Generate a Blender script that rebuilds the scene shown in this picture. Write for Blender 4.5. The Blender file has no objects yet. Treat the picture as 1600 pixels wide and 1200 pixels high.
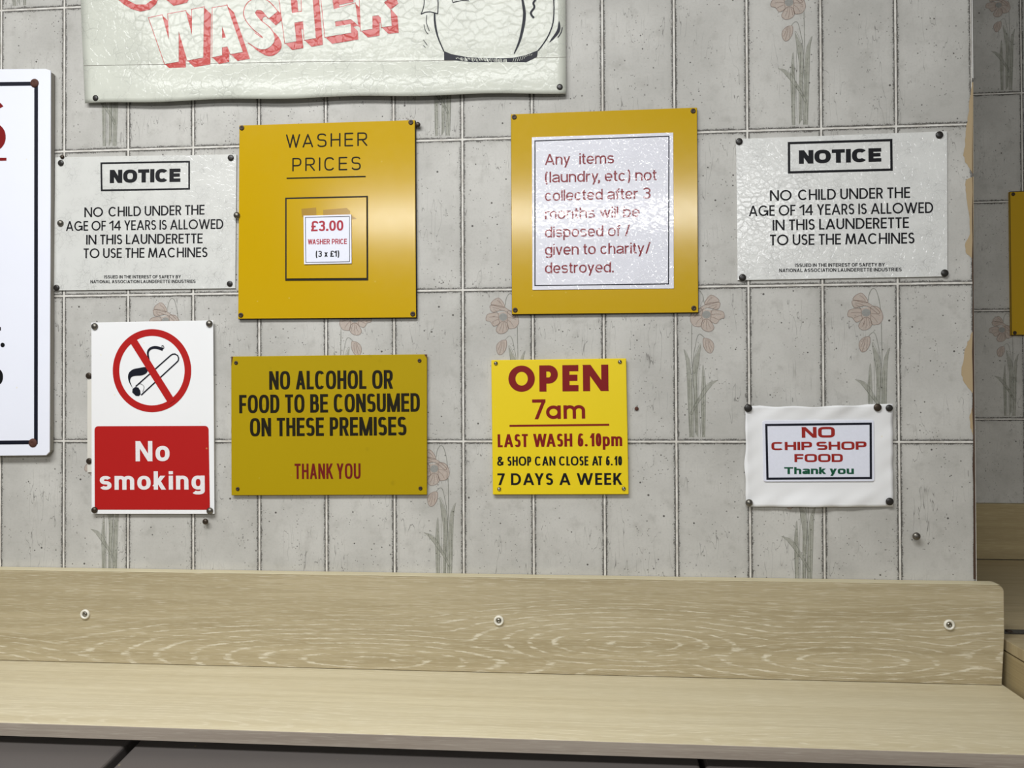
import bpy, bmesh, math, random
from mathutils import Vector, Matrix
from mathutils.geometry import delaunay_2d_cdt, tessellate_polygon

S = bpy.context.scene
COL = S.collection
random.seed(7)

# ------------------------------------------------------------------ camera
F_PX = 1200.0                                   # focal length in pixels of the 1600 x 1200 frame
CAM_H = 1.55
YAW, PITCH, ROLL = 0.0790, 0.0097, 0.0041
CAM = Vector((0.7864, -1.1317, CAM_H))
TW, TH = 0.104, 0.2248                          # wall tile width and height
GZ = CAM_H + 0.3757                             # height of the first tile joint
ROT = Matrix.Rotation(YAW, 3, 'Z') @ Matrix.Rotation(PITCH, 3, 'X') @ Matrix.Rotation(ROLL, 3, 'Y')
cd = bpy.data.cameras.new('camera'); cd.sensor_width = 36.0; cd.lens = F_PX * 36.0 / 1600.0
cd.clip_start = 0.02
cam = bpy.data.objects.new('camera', cd); COL.objects.link(cam)
m3 = Matrix((ROT.col[0], ROT.col[2], -ROT.col[1])).transposed()
cam.matrix_world = Matrix.Translation(CAM) @ m3.to_4x4()
S.camera = cam

# ------------------------------------------------------------------ world, lamps, exposure
S.view_settings.view_transform = 'Standard'; S.view_settings.look = 'None'
S.view_settings.exposure = -0.20; S.view_settings.gamma = 1.0; S.view_settings.use_curve_mapping = False
wd = bpy.data.worlds.new('room_ambient'); S.world = wd; wd.use_nodes = True
wd.node_tree.nodes['Background'].inputs[0].default_value = (0.97, 0.985, 1.0, 1)
wd.node_tree.nodes['Background'].inputs[1].default_value = 0.16

def lamp(name, loc, sx, sy, power, col=(0.985, 0.995, 1.0), tilt=0):
    l = bpy.data.lights.new(name, 'AREA'); l.shape = 'RECTANGLE'; l.size = sx; l.size_y = sy
    l.energy = power; l.color = col
    o = bpy.data.objects.new(name, l); COL.objects.link(o); o.location = loc; o.rotation_euler = (math.radians(tilt), 0, 0)
    return o
CEIL = 2.71
lamp('ceiling_panel_near', (0.20, -1.16, CEIL - .03), 1.5, 0.42, 48)
lamp('ceiling_tube_far', (0.75, -3.72, CEIL - .05), 2.9, 0.08, 36, tilt=75)

# ------------------------------------------------------------------ pixel <-> place
def ray(px, py):
    d = ROT @ Vector(((px - 800) / F_PX, 1.0, (600 - py) / F_PX))
    return d
def at(px, py, Y=0.0):
    d = ray(px, py); k = (Y - CAM.y) / d.y
    return CAM + d * k
def atx(px, py, X):
    d = ray(px, py); return CAM + d * ((X - CAM.x) / d.x)
def atz(px, py, Z):
    d = ray(px, py); return CAM + d * ((Z - CAM.z) / d.z)

# ------------------------------------------------------------------ materials
def lin(c):
    r = []
    for v in c:
        v = v / 255.0
        r.append(v / 12.92 if v <= .04045 else ((v + .055) / 1.055) ** 2.4)
    return (*r, 1.0)

class NT:
    """small helper around a node tree"""
    def __init__(s, name):
        s.m = bpy.data.materials.new(name); s.m.use_nodes = True
        s.t = s.m.node_tree; s.b = s.t.nodes['Principled BSDF']; s.out = s.t.nodes['Material Output']
        s.co = None
    def n(s, typ, **kw):
        x = s.t.nodes.new(typ)
        for k, v in kw.items(): setattr(x, k, v)
        return x
    def put(s, sock, v):
        if isinstance(v, bpy.types.NodeSocket): s.t.links.new(v, sock)
        else: sock.default_value = v
    def obj(s):
        if s.co is None: s.co = s.n('ShaderNodeTexCoord').outputs['Object']
        return s.co
    def math(s, op, a, b=0.0, c=0.0, clamp=False):
        x = s.n('ShaderNodeMath', operation=op, use_clamp=clamp)
        s.put(x.inputs[0], a); s.put(x.inputs[1], b); s.put(x.inputs[2], c); return x.outputs[0]
    def mapping(s, scale, loc=(0, 0, 0), rot=(0, 0, 0), vec=None):
        x = s.n('ShaderNodeMapping'); s.put(x.inputs[0], vec or s.obj())
        x.inputs[1].default_value = loc; x.inputs[2].default_value = rot; x.inputs[3].default_value = scale
        return x.outputs[0]
    def noise(s, vec, scale, detail=3, rough=.55, dist=0.0):
        x = s.n('ShaderNodeTexNoise'); s.put(x.inputs['Vector'], vec); x.inputs['Scale'].default_value = scale
        x.inputs['Detail'].default_value = detail; x.inputs['Roughness'].default_value = rough
        x.inputs['Distortion'].default_value = dist
        return x.outputs[0]
    def voro(s, vec, scale, feature='F1', out='Distance', rnd=1.0):
        x = s.n('ShaderNodeTexVoronoi', feature=feature); s.put(x.inputs['Vector'], vec)
        x.inputs['Scale'].default_value = scale; x.inputs['Randomness'].default_value = rnd
        return x.outputs[out]
    def mix(s, f, a, b):
        x = s.n('ShaderNodeMix', data_type='RGBA'); s.put(x.inputs[0], f); s.put(x.inputs[6], a); s.put(x.inputs[7], b)
        return x.outputs[2]
    def ramp(s, v, lo, hi):       # smooth 0..1 between lo and hi
        x = s.n('ShaderNodeMapRange', interpolation_type='SMOOTHSTEP'); s.put(x.inputs[0], v)
        x.inputs[1].default_value = lo; x.inputs[2].default_value = hi; return x.outputs[0]
    def bump(s, h, strength=.3, dist=.001, nrm=None):
        x = s.n('ShaderNodeBump'); x.inputs['Strength'].default_value = strength
        x.inputs['Distance'].default_value = dist; s.put(x.inputs['Height'], h)
        if nrm: s.put(x.inputs['Normal'], nrm)
        return x.outputs[0]
    def set(s, **kw):
        for k, v in kw.items(): s.put(s.b.inputs[k.replace('_', ' ')], v)
        return s.m

def ink(name, rgb, rough=.5, spec=.25, coat=0.0):
    t = NT(name)
    v = t.noise(t.obj(), 300, 2)
    c = t.mix(t.math('MULTIPLY', v, .10), lin(rgb), (0, 0, 0, 1))
    return t.set(Base_Color=c, Roughness=rough, Specular_IOR_Level=spec, Coat_Weight=coat, Coat_Roughness=.08)

def board(name, rgb, rough, dirt=.0, spec=.5):
    t = NT(name)
    n1 = t.noise(t.obj(), 9, 4); n2 = t.noise(t.obj(), 90, 3)
    c = t.mix(t.math('MULTIPLY', n1, .12), lin(rgb), lin([x * .8 for x in rgb]))
    if dirt:
        sp = t.math('MULTIPLY', t.ramp(t.voro(t.obj(), 40), .22, .05), t.ramp(n1, .5, .7))
        c = t.mix(t.math('MULTIPLY', sp, dirt), c, lin([x * .62 for x in rgb]))
    sv = t.voro(t.obj(), 28)
    pale = t.ramp(sv, .045, .03)
    c = t.mix(t.math('MULTIPLY', pale, .25 if dirt == 0 else .1), c, lin((225, 205, 120)))
    return t.set(Base_Color=c, Roughness=t.math('MULTIPLY_ADD', n2, .04, rough - .02), Specular_IOR_Level=spec,
                 Normal=t.bump(n2, .03, .0003))

def film(name, rgb, crack=1.0, rough=.5, cstr=.5, tone=.25, coat=1.0, scale=1.0, crough=.10):
    """paper under a clear plastic film that has crackled"""
    t = NT(name)
    o = t.obj()
    n = t.noise(o, 14 * scale, 4)
    wob = t.n('ShaderNodeMix', data_type='VECTOR'); t.put(wob.inputs[0], .02)
    t.put(wob.inputs[4], o)
    nx = t.n('ShaderNodeTexNoise'); nx.inputs['Scale'].default_value = 22 * scale; t.put(nx.inputs['Vector'], o)
    t.put(wob.inputs[5], nx.outputs['Color'])
    wv = wob.outputs[1]
    e1 = t.voro(wv, 55 * scale, 'DISTANCE_TO_EDGE'); e2 = t.voro(wv, 130 * scale, 'DISTANCE_TO_EDGE')
    line = t.math('MAXIMUM', t.ramp(e1, .05, .0), t.math('MULTIPLY', t.ramp(e2, .06, .0), .5))
    mask = t.ramp(n, .42, .62)
    line = t.math('MULTIPLY', line, mask)
    c = t.mix(t.math('MULTIPLY', line, tone * crack), lin(rgb), lin([x * .55 for x in rgb]))
    c = t.mix(t.ramp(n, .3, .8), c, t.mix(.10, c, lin([x * .6 for x in rgb])))
    hgt = t.math('ADD', t.math('MULTIPLY', t.ramp(e1, .0, .12), .8), t.math('MULTIPLY', t.noise(o, 60 * scale, 3), 1.2))
    hgt = t.math('ADD', hgt, t.math('MULTIPLY', t.noise(o, 14 * scale, 2), 2.0))
    nb = t.bump(hgt, cstr, .0008)
    return t.set(Base_Color=c, Roughness=rough, Specular_IOR_Level=.3, Coat_Weight=coat, Coat_Roughness=crough, Coat_Normal=nb)

def tile_mat(name):
    t = NT(name); o = t.obj()
    sep = t.n('ShaderNodeSeparateXYZ'); t.put(sep.inputs[0], o)
    def edge(v, size):
        k = t.math('DIVIDE', v, size); fr = t.math('FRACT', k)
        a = t.math('SUBTRACT', fr, .5); a = t.math('ABSOLUTE', a); a = t.math('SUBTRACT', .5, a)
        return t.math('MULTIPLY', a, size), t.math('MULTIPLY', t.math('SUBTRACT', fr, t.math('ROUND', fr)), size)
    dx, sx = edge(sep.outputs[0], TW); dz, sz = edge(sep.outputs[2], TH)
    d = t.math('MINIMUM', dx, dz)
    nb = t.noise(o, 8, 5, .6); nm = t.noise(o, 45, 4, .6); nf = t.noise(o, 330, 4, .75)
    # print of the tile: cloudy warm grey
    c = t.mix(t.ramp(nb, .3, .7), lin((179, 177, 171)), lin((198, 196, 190)))
    c = t.mix(t.math('MULTIPLY', t.ramp(nm, .5, .75), .40), c, lin((154, 151, 144)))
    st = t.noise(t.mapping((9, 1, 60)), 3, 3)
    c = t.mix(t.math('MULTIPLY', t.ramp(st, .5, .75), .14), c, lin((200, 198, 192)))
    c = t.mix(t.math('MULTIPLY', t.ramp(nf, .45, .75), .16), c, lin((130, 128, 122)))
    # specks
    vd = t.math('ADD', t.voro(o, 95), t.math('MULTIPLY', t.math('SUBTRACT', nf, .5), .14)); keep = t.ramp(t.noise(o, 23, 3), .46, .60)
    sp = t.math('MULTIPLY', t.ramp(vd, .13, .07), keep)
    vd2 = t.voro(o, 210); keep2 = t.ramp(t.noise(o, 31, 3), .50, .58)
    sp2 = t.math('MULTIPLY', t.ramp(vd2, .20, .12), keep2)
    vd3 = t.voro(o, 36); sp3 = t.ramp(vd3, .062, .048)
    sp = t.math('MAXIMUM', t.math('MAXIMUM', sp, t.math('MULTIPLY', sp2, .75)), sp3)
    c = t.mix(t.math('MULTIPLY', sp, .85), c, lin((62, 58, 54)))
    # scuffs, thin and slanted
    for k, (rz, sc, off) in enumerate(((.6, 1.0, 3), (-.35, 1.2, 9))):
        mp = t.mapping((34 * sc, 1, 5 * sc), (off, 0, off), (0, rz, 0))
        sv = t.noise(mp, 2.2, 2, .4)
        scr = t.math('MULTIPLY', t.ramp(t.math('ABSOLUTE', t.math('SUBTRACT', sv,   .52)), .007, .0), t.ramp(t.noise(o, 15 + k, 2), .55, .62))
        c = t.mix(t.math('MULTIPLY', scr, .7), c, lin((95, 92, 88)))
    # soft grey halo and dark ragged dirt beside the joints
    wob = t.math('MULTIPLY', t.math('SUBTRACT', t.noise(o, 560, 3, .75), .5), .0095)
    wob2 = t.math('MULTIPLY', t.math('SUBTRACT', t.noise(o, 90, 3), .5), .0050)
    de = t.math('ADD', t.math('ADD', d, wob), wob2)
    halo = t.math('MULTIPLY', t.ramp(d, .012, .0), .25)
    c = t.mix(halo, c, lin((135, 132, 126)))
    dirt = t.math('MULTIPLY', t.ramp(de, .0046, .0024), t.ramp(t.noise(o, 55, 3), .15, .42))
    c = t.mix(t.math('MULTIPLY', dirt, .88), c, lin((66, 63, 58)))
    gw = t.math('ADD', d, t.math('MULTIPLY', t.math('SUBTRACT', t.noise(o, 210, 2), .5), .0010))
    gr = t.ramp(gw, .00165, .0011)
    c = t.mix(gr, c, t.mix(t.ramp(nm, .35, .7), lin((222, 219, 212)), lin((196, 191, 182))))
    ht = t.math('ADD', t.math('MULTIPLY', t.ramp(d, .003, .0008), 1.0), t.math('MULTIPLY', sp, -.6))
    ht = t.math('ADD', ht, t.math('MULTIPLY', nm, .25))
    return t.set(Base_Color=c, Roughness=.55, Specular_IOR_Level=.25, Normal=t.bump(ht, .35, .0012))

def wood(name, base, pale, dark, cath=.6, off=(0, 0, 0), rough=.5, axis='Z', centres=()):
    """lime washed oak veneer, grain along X"""
    t = NT(name)
    rot = (0, 0, 0) if axis == 'Z' else (math.pi / 2, 0, 0)
    def mp(s, o=(0, 0, 0)): return t.mapping(s, (o[0] + off[0], o[1] + off[1], o[2] + off[2]))
    if axis == 'Z': sc = lambda a, b: (a, 1, b)
    else: sc = lambda a, b: (a, b, 1)
    g1 = t.noise(mp(sc(9, 620)), 1, 3, .65)          # fine grain
    g2 = t.noise(mp(sc(1.6, 60)), 1, 4, .6)
    g3 = t.noise(mp(sc(.8, 9)), 1, 3, .5)
    c = t.mix(t.ramp(g2, .3, .72), lin(base), lin(dark))
    c = t.mix(t.math('MULTIPLY', t.ramp(g3, .35, .7), .45), c, lin([a * .93 for a in base]))
    c = t.mix(t.math('MULTIPLY', t.ramp(g1, .45, .66), .5), c, lin(dark))
    # pale limed dashes
    da = t.noise(mp(sc(30, 1300), (3, 3, 3)), 1, 2, .6)
    c = t.mix(t.math('MULTIPLY', t.ramp(da, .54, .66), .5), c, lin(pale))
    # cathedral figure: contour lines of a stretched field
    jag = t.noise(mp(sc(75, 380)), 1, 3, .7); big = t.noise(mp(sc(5, 14), (1.7, 1.7, 1.7)), 1, 2, .5)
    sep = t.n('ShaderNodeSeparateXYZ'); t.put(sep.inputs[0], t.obj())
    fld = None; zone = 1.0
    for cx, cz, rx, rz in centres:
        ex = t.math('DIVIDE', t.math('SUBTRACT', sep.outputs[0], cx), rx); ez = t.math('DIVIDE', t.math('SUBTRACT', sep.outputs[2 if axis == 'Z' else 1], cz), rz)
        ds = t.math('SQRT', t.math('ADD', t.math('MULTIPLY', ex, ex), t.math('MULTIPLY', ez, ez)))
        fld = ds if fld is None else t.math('SMOOTH_MIN', fld, ds, .35)
    if fld is None: fld = big; zone = 0.0
    ph = t.math('FRACT', t.math('ADD', t.math('MULTIPLY', fld, 2.0), t.math('ADD', t.math('MULTIPLY', jag, .45), t.math('MULTIPLY', big, 1.6))))
    lines = t.ramp(t.math('ABSOLUTE', t.math('SUBTRACT', ph, .5)), .14, .03)
    zone = t.ramp(fld, 6.0, 3.4) if centres else 0.0
    dash = t.ramp(t.noise(mp(sc(26, 330), (8, 8, 8)), 1, 2), .40, .62)
    lines = t.math('MULTIPLY', t.math('MULTIPLY', lines, zone), dash)
    c = t.mix(t.math('MULTIPLY', lines, cath), c, lin(pale))
    return t.set(Base_Color=c, Roughness=rough, Specular_IOR_Level=.35, Normal=t.bump(g1, .12, .0006))

def metal(name, rgb, rough=.35, metallic=.9):
    t = NT(name)
    n = t.noise(t.obj(), 400, 3)
    c = t.mix(t.math('MULTIPLY', t.ramp(n, .45, .7), .35), lin(rgb), lin([x * .5 for x in rgb]))
    return t.set(Base_Color=c, Roughness=rough, Metallic=metallic)

ZS = at(800, 1052.3, -.021).z
BO = ((-.75 + .002 + at(1569, 925, -.021).x) / 2, ZS + .0006)      # origin of the back board
M = {}
M['tile'] = tile_mat('printed_tile_board')
M['petal'] = None
def faded(name, rgb, alpha, var=.35):
    t = NT(name)
    n = t.noise(t.obj(), 120, 3)
    t.set(Base_Color=lin(rgb), Roughness=.6, Specular_IOR_Level=.2)
    t.put(t.b.inputs['Alpha'], t.math('MULTIPLY_ADD', n, var, alpha - var * .5, clamp=True))
    return t.m
M['petal'] = faded('faded_print_petal', (206, 186, 172), .42)
M['petal_line'] = faded('faded_print_outline', (122, 100, 88), .5, .6)
M['leaf'] = faded('faded_print_leaf', (142, 145, 124), .30, .4)
M['leaf_line'] = faded('faded_print_leaf_line', (96, 102, 86), .36, .5)
M['centre'] = faded('faded_print_flower_centre', (160, 166, 164), .5)
M['torn'] = board('torn_hardboard', (178, 158, 126), .9, .5, .1)
M['edge'] = board('hardboard_edge', (78, 62, 52), .9, .6, .1)
M['plaster'] = board('plain_plaster', (190, 188, 182), .9, 0, .1)
M['lino'] = board('grey_lino', (120, 120, 118), .5, .5)
M['trim_white'] = board('white_plastic_trim', (225, 224, 220), .4)
M['yellow_price'] = board('yellow_laminate', (198, 160, 5), .15)
M['yellow_items'] = board('yellow_laminate_dull', (194, 157, 14), .15)
M['yellow_alcohol'] = board('old_yellow_enamel', (172, 146, 2), .6, .8, .15)
M['yellow_open'] = board('bright_yellow_plastic', (232, 204, 20), .42, 0, .35)
M['yellow_far'] = board('yellow_laminate_far', (196, 156, 4), .4)
M['black_core'] = ink('black_board_core', (34, 30, 24), .6)
M['white_board'] = board('white_painted_board', (238, 240, 250), .45, 0, .3)
M['board_side'] = board('worn_board_side', (150, 146, 138), .8, .8, .2)
M['banner'] = film('yellowed_poster_film', (206, 208, 196), 1.0, .6, .24, .30, .26, 1.4, .10)
M['notice'] = film('crackled_notice_film', (214, 214, 209), 1.2, .5, .28, .30, .6, 2.0, .14)
M['notice_clean'] = film('crackled_notice_film_bright', (222, 222, 218), 1.2, .5, .30, .30, 1.0, 2.0, .16)
M['items_paper'] = film('laminated_white_sheet', (226, 226, 234), .2, .5, .15, .0, 1.0, 2.2, .04)
M['card'] = ink('laminated_white_card', (234, 236, 248), .35, .5)
M['smoke_white'] = board('glossy_white_vinyl', (240, 240, 240), .4, 0, .35)
M['paper'] = board('white_paper', (236, 236, 236), .75, 0, .2)
M['paper_old'] = board('old_paper_edge', (214, 210, 200), .8, .3, .2)
M['black'] = ink('black_ink', (14, 14, 17))
M['black_soft'] = ink('printed_black', (15, 15, 20))
M['navy'] = ink('dark_blue_ink', (18, 20, 34))
M['engraved'] = ink('engraved_black', (30, 26, 12), .6, .15)
M['dark_red'] = ink('dark_red_ink', (128, 16, 18), .5)
M['maroon'] = ink('maroon_ink', (126, 14, 14), .5)
M['old_red'] = ink('faded_maroon_ink', (110, 16, 12), .6)
M['card_red'] = ink('printed_red', (176, 52, 66), .5)
M['items_red'] = film('printed_plum_red', (134, 44, 52), .1, .5, .15, .0, 1.0, 2.2, .04)
M['chip_red'] = ink('printed_brick_red', (156, 40, 34), .5)
M['chip_green'] = ink('printed_green', (20, 84, 58), .5)
M['sign_red'] = board('safety_red', (178, 26, 24), .4, 0, .35)
M['poster_red'] = film('poster_red', (188, 66, 60), .2, .6, .24, .1, .26, 1.4, .10)
M['poster_white'] = film('poster_letter_white', (208, 210, 198), 1.0, .6, .24, .30, .26, 1.4, .10)
M['letter_white'] = ink('white_lettering', (236, 232, 232), .4)
M['tape'] = ink('yellowed_tape', (168, 128, 18), .2, .6)
M['pin_black'] = ink('black_pin', (40, 37, 34), .35, .5)
M['pin_steel'] = metal('dull_steel_pin', (120, 116, 108), .38)
M['pin_dark'] = metal('dark_bronze_pin', (70, 60, 50), .4, .6)
M['rust'] = board('rusty_screw', (84, 52, 42), .7, .8, .3)
M['screw_dark'] = metal('dark_screw', (66, 54, 44), .5, .5)
M['screw_bright'] = metal('bright_screw', (150, 146, 136), .25, 1.0)
M['cup'] = ink('white_plastic_cup', (232, 228, 214), .35, .5)
CATH = []
for px, py, rx, rz in ((575, 1031, .115, .0135), (985, 1006, .085, .013), (1330, 1032, .10, .014), (1690, 1030, .09, .015), (-190, 1040, .10, .013)):
    p = at(px, py, -.021); CATH.append((p.x - BO[0], p.z - BO[1], rx, rz))
M['wood_up'] = wood('limed_oak_upright', (186, 173, 142), (218, 211, 190), (160, 146, 114), .9, (0, 0, 0), .5, 'Z', CATH)  # oak darkened in colour for the upright face, which gets less light
M['wood_top'] = wood('limed_oak_top', (212, 202, 172), (230, 223, 202), (194, 182, 150), .5, (4.2, 2.3, 0), .42, 'Y', [(-.9, -.09, .10, .014), (-.45, -.11, .08, .012), (-.05, -.10, .10, .014), (.35, -.115, .12, .014), (.8, -.10, .1, .014), (-.2, .11, .1, .01), (.5, .115, .12, .012)])  # same oak paled in colour for the level top, lit from above
M['wood_edge'] = wood('grey_oak_edging', (170, 159, 145), (186, 176, 162), (146, 134, 122), .1, (2, 1, 5), .5)
M['wood_lit_edge'] = wood('limed_oak_upright_lit_edge', (206, 196, 164), (218, 210, 184), (194, 182, 148), .1, (7, 1, 5), .5, 'Y')  # paler oak for the board's top edge: overhead light put into the colour
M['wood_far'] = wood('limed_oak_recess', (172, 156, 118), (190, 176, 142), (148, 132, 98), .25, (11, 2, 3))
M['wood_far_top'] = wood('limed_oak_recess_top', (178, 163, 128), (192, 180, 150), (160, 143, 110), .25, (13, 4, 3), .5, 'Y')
M['strip'] = metal('grey_joining_strip', (92, 92, 90), .4, .8)
M['machine'] = board('charcoal_machine_enamel', (92, 87, 84), .38, 0, .4)
M['machine_body'] = ink('black_machine_body', (14, 14, 16), .7, .2)  # near-black machine body, seen through the gap between the tops

# ------------------------------------------------------------------ object helpers
def link(name, me, mat, parent=None, origin=None):
    """me is in place coordinates; move its origin to `origin` (or the parent's place)"""
    o = bpy.data.objects.new(name, me); COL.objects.link(o)
    for x in (mat if isinstance(mat, (list, tuple)) else [mat]): me.materials.append(x)
    if parent is not None:
        base = Vector(parent['_w']); o.parent = parent
        off = Vector(origin) if origin is not None else base
        o.location = off - base
    else:
        off = Vector(origin) if origin is not None else Vector((0, 0, 0)); o.location = off
    if off.length: me.transform(Matrix.Translation(-off))
    o['_w'] = tuple(off)
    return o
def thing(name, label, cat, loc, group=None):
    o = bpy.data.objects.new(name, None); COL.objects.link(o); o.location = loc; o['_w'] = tuple(loc)
    o.empty_display_size = .03
    return tag(o, label, cat, group)
def tag(o, label, cat, group=None):
    o['label'] = label; o['category'] = cat
    if group: o['group'] = group
    return o

def mesh(name, v, f, mi=None, smooth=False):
    me = bpy.data.meshes.new(name); me.from_pydata([tuple(p) for p in v], [], f); me.update()
    if mi:
        for p, i in zip(me.polygons, mi): p.material_index = i
    if smooth:
        for p in me.polygons: p.use_smooth = True
    return me
def bm_mesh(name, bm):
    me = bpy.data.meshes.new(name); bmesh.ops.recalc_face_normals(bm, faces=bm.faces); bm.to_mesh(me); bm.free(); return me
def bevel(bm, w, seg=2):
    bmesh.ops.bevel(bm, geom=bm.edges[:], offset=w, segments=seg, affect='EDGES', profile=.5, clamp_overlap=True)
def box(name, x0, x1, y0, y1, z0, z1, bv=0.0):
    bm = bmesh.new(); bmesh.ops.create_cube(bm, size=1)
    for v in bm.verts:
        v.co = Vector((x0 + (v.co.x + .5) * (x1 - x0), y0 + (v.co.y + .5) * (y1 - y0), z0 + (v.co.z + .5) * (z1 - z0)))
    if bv: bevel(bm, bv)
    return bm_mesh(name, bm)
def prism(name, pts, yf, yb, bv=0.0):
    """outline given as place points in X,Z, given thickness along Y"""
    bm = bmesh.new()
    a = [bm.verts.new((p[0], yf, p[1])) for p in pts]; b = [bm.verts.new((p[0], yb, p[1])) for p in pts]
    bm.faces.new(a); bm.faces.new(b[::-1])
    n = len(pts)
    for i in range(n): bm.faces.new((a[i], b[i], b[(i + 1) % n], a[(i + 1) % n]))
    if bv:
        bmesh.ops.recalc_face_normals(bm, faces=bm.faces)
        bevel(bm, bv, 1)
    return bm_mesh(name, bm)
def quad_px(c, Y): return [(p.x, p.z) for p in (at(x, y, Y) for x, y in c)]
def lathe(name, prof, n=24, ry=1.0):
    """profile (radius, height); axis towards the viewer (-Y)"""
    v = []; f = []
    for r, h in prof:
        for k in range(n):
            a = 2 * math.pi * k / n; v.append((r * math.cos(a), -h, r * math.sin(a)))
    for i in range(len(prof) - 1):
        for k in range(n):
            f.append((i * n + k, i * n + (k + 1) % n, (i + 1) * n + (k + 1) % n, (i + 1) * n + k))
    f.append(tuple((len(prof) - 1) * n + k for k in range(n))); f.append(tuple(range(n - 1, -1, -1)))
    bm = bmesh.new(); me = mesh(name, v, f); bm.from_mesh(me); bpy.data.meshes.remove(me)
    me = bm_mesh(name, bm)
    for p in me.polygons: p.use_smooth = len(p.vertices) == 4
    return me

# ------------------------------------------------------------------ flat shapes: strokes and unions
def union(polys):
    """list of simple 2-D polygons -> (verts, tris) of their union"""
    V = []; Fc = []
    tp = []
    for p in polys:                       # quads may be twisted: split them
        if len(p) == 4: tp += [[p[0], p[1], p[2]], [p[0], p[2], p[3]]]
        elif len(p) > 4:
            for t in tessellate_polygon([[Vector((q[0], q[1], 0)) for q in p]]): tp.append([p[i] for i in t])
        else: tp.append(p)
    for p in tp:
        ar = sum(p[i][0] * p[(i + 1) % len(p)][1] - p[(i + 1) % len(p)][0] * p[i][1] for i in range(len(p)))
        if abs(ar) < 2e-11: continue
        if ar < 0: p = p[::-1]
        i0 = len(V); V += [Vector((q[0], q[1])) for q in p]; Fc.append(list(range(i0, i0 + len(p))))
    if not Fc: return [], []
    r = delaunay_2d_cdt(V, [], Fc, 0, 1e-7)
    src = []
    for p in tp:
        xs = [q[0] for q in p]; ys = [q[1] for q in p]
        if abs((xs[1] - xs[0]) * (ys[2] - ys[0]) - (xs[2] - xs[0]) * (ys[1] - ys[0])) > 2e-11: src.append((min(xs), max(xs), min(ys), max(ys), xs, ys))
    def inside(x, y):
        for a, b, c, d, xs, ys in src:
            if a <= x <= b and c <= y <= d:
                s0 = (xs[1] - xs[0]) * (y - ys[0]) - (ys[1] - ys[0]) * (x - xs[0]); s1 = (xs[2] - xs[1]) * (y - ys[1]) - (ys[2] - ys[1]) * (x - xs[1]); s2 = (xs[0] - xs[2]) * (y - ys[2]) - (ys[0] - ys[2]) * (x - xs[2])
                if (s0 >= 0 and s1 >= 0 and s2 >= 0) or (s0 <= 0 and s1 <= 0 and s2 <= 0): return True
        return False
    tris = [tuple(f) for f in r[2] if inside(sum(r[0][i].x for i in f) / 3, sum(r[0][i].y for i in f) / 3)]
    return [(v.x, v.y) for v in r[0]], tris

def stroke_polys(pts, wx, wy=None, e0=False, e1=False, closed=False, rnd=False, taper=None):
    """quads that thicken a polyline; pen wx wide, wy high"""
    wy = wy or wx
    P = [Vector((p[0] / wx, p[1] / wy)) for p in pts]
    Q = [P[0]]
    for p in P[1:]:
        if (p - Q[-1]).length > 1e-6: Q.append(p)
    if closed and (Q[0] - Q[-1]).length < 1e-6: Q.pop()
    P = Q
    if len(P) < 2: return []
    if not closed:
        if e0: P[0] = P[0] + (P[0] - P[1]).normalized() * .5
        if e1: P[-1] = P[-1] + (P[-1] - P[-2]).normalized() * .5
    n = len(P); L = []; R = []
    for i in range(n):
        a = P[i - 1] if (i or closed) else None; b = P[(i + 1) % n] if (i < n - 1 or closed) else None
        d1 = (P[i] - a).normalized() if a is not None else None
        d2 = (b - P[i]).normalized() if b is not None else None
        d1 = d1 or d2; d2 = d2 or d1
        m = d1 + d2
        m = m.normalized() if m.length > 1e-6 else d1
        nn = Vector((-m.y, m.x)); k = max(.35, nn.dot(Vector((-d1.y, d1.x))))
        h = .5 / k * (taper(i / (n - 1)) if taper else 1)
        L.append(P[i] + nn * h); R.append(P[i] - nn * h)
    out = []
    for i in range(n if closed else n - 1):
        j = (i + 1) % n
        out.append([(q.x * wx, q.y * wy) for q in (L[i], R[i], R[j], L[j])])
    if rnd and not closed:
        for c in (P[0], P[-1]):
            out.append([((c.x + .5 * math.cos(a)) * wx, (c.y + .5 * math.sin(a)) * wy) for a in [k * math.pi / 8 for k in range(16)]])
    return out
def clipy(poly, y0, y1):
    for lim, sgn in ((y0, 1), (y1, -1)):
        o = []
        for i in range(len(poly)):
            a, b = poly[i], poly[(i + 1) % len(poly)]
            ia, ib = (a[1] - lim) * sgn >= 0, (b[1] - lim) * sgn >= 0
            if ia: o.append(a)
            if ia != ib:
                t = (lim - a[1]) / (b[1] - a[1]); o.append((a[0] + t * (b[0] - a[0]), lim))
        poly = o
        if len(poly) < 3: return []
    return poly

# ------------------------------------------------------------------ drawn alphabets
GEO = dict(A=.84, B=.58, C=.86, D=.76, E=.52, F=.5, G=.95, H=.72, I=0, K=.66, L=.46, M=.98, N=.80, O=1.02, P=.54, R=.58, S=.55, T=.54, U=.68, V=.76, W=1.22, Y=.68)
GRO = dict(A=.92, B=.84, C=.92, D=.88, E=.76, F=.72, G=.97, H=.86, I=0, K=.88, L=.68, M=1.04, N=.87, O=.98, P=.80, R=.86, S=.82, T=.78, U=.86, V=.88, W=1.24, Y=.88)
LOW = dict(a=.70, b=.70, c=.66, d=.70, e=.70, f=.36, g=.70, h=.66, i=0, k=.64, l=0, m=1.06, n=.66, o=.72, p=.70, r=.42, s=.64, t=.36, u=.66, v=.64, w=.96, x=.64, y=.64)
def style(tx, ty=None, wf=1.0, widths=GRO, n=2.3, sp=.14, space=.4, xh=.73, rnd=False, geo=False, lowf=None, digit=.74):
    return dict(tx=tx, ty=ty or tx, wf=wf, W=widths, n=n, sp=sp, space=space, xh=xh, rnd=rnd, geo=geo, lf=lowf or wf, dg=digit)
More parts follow.
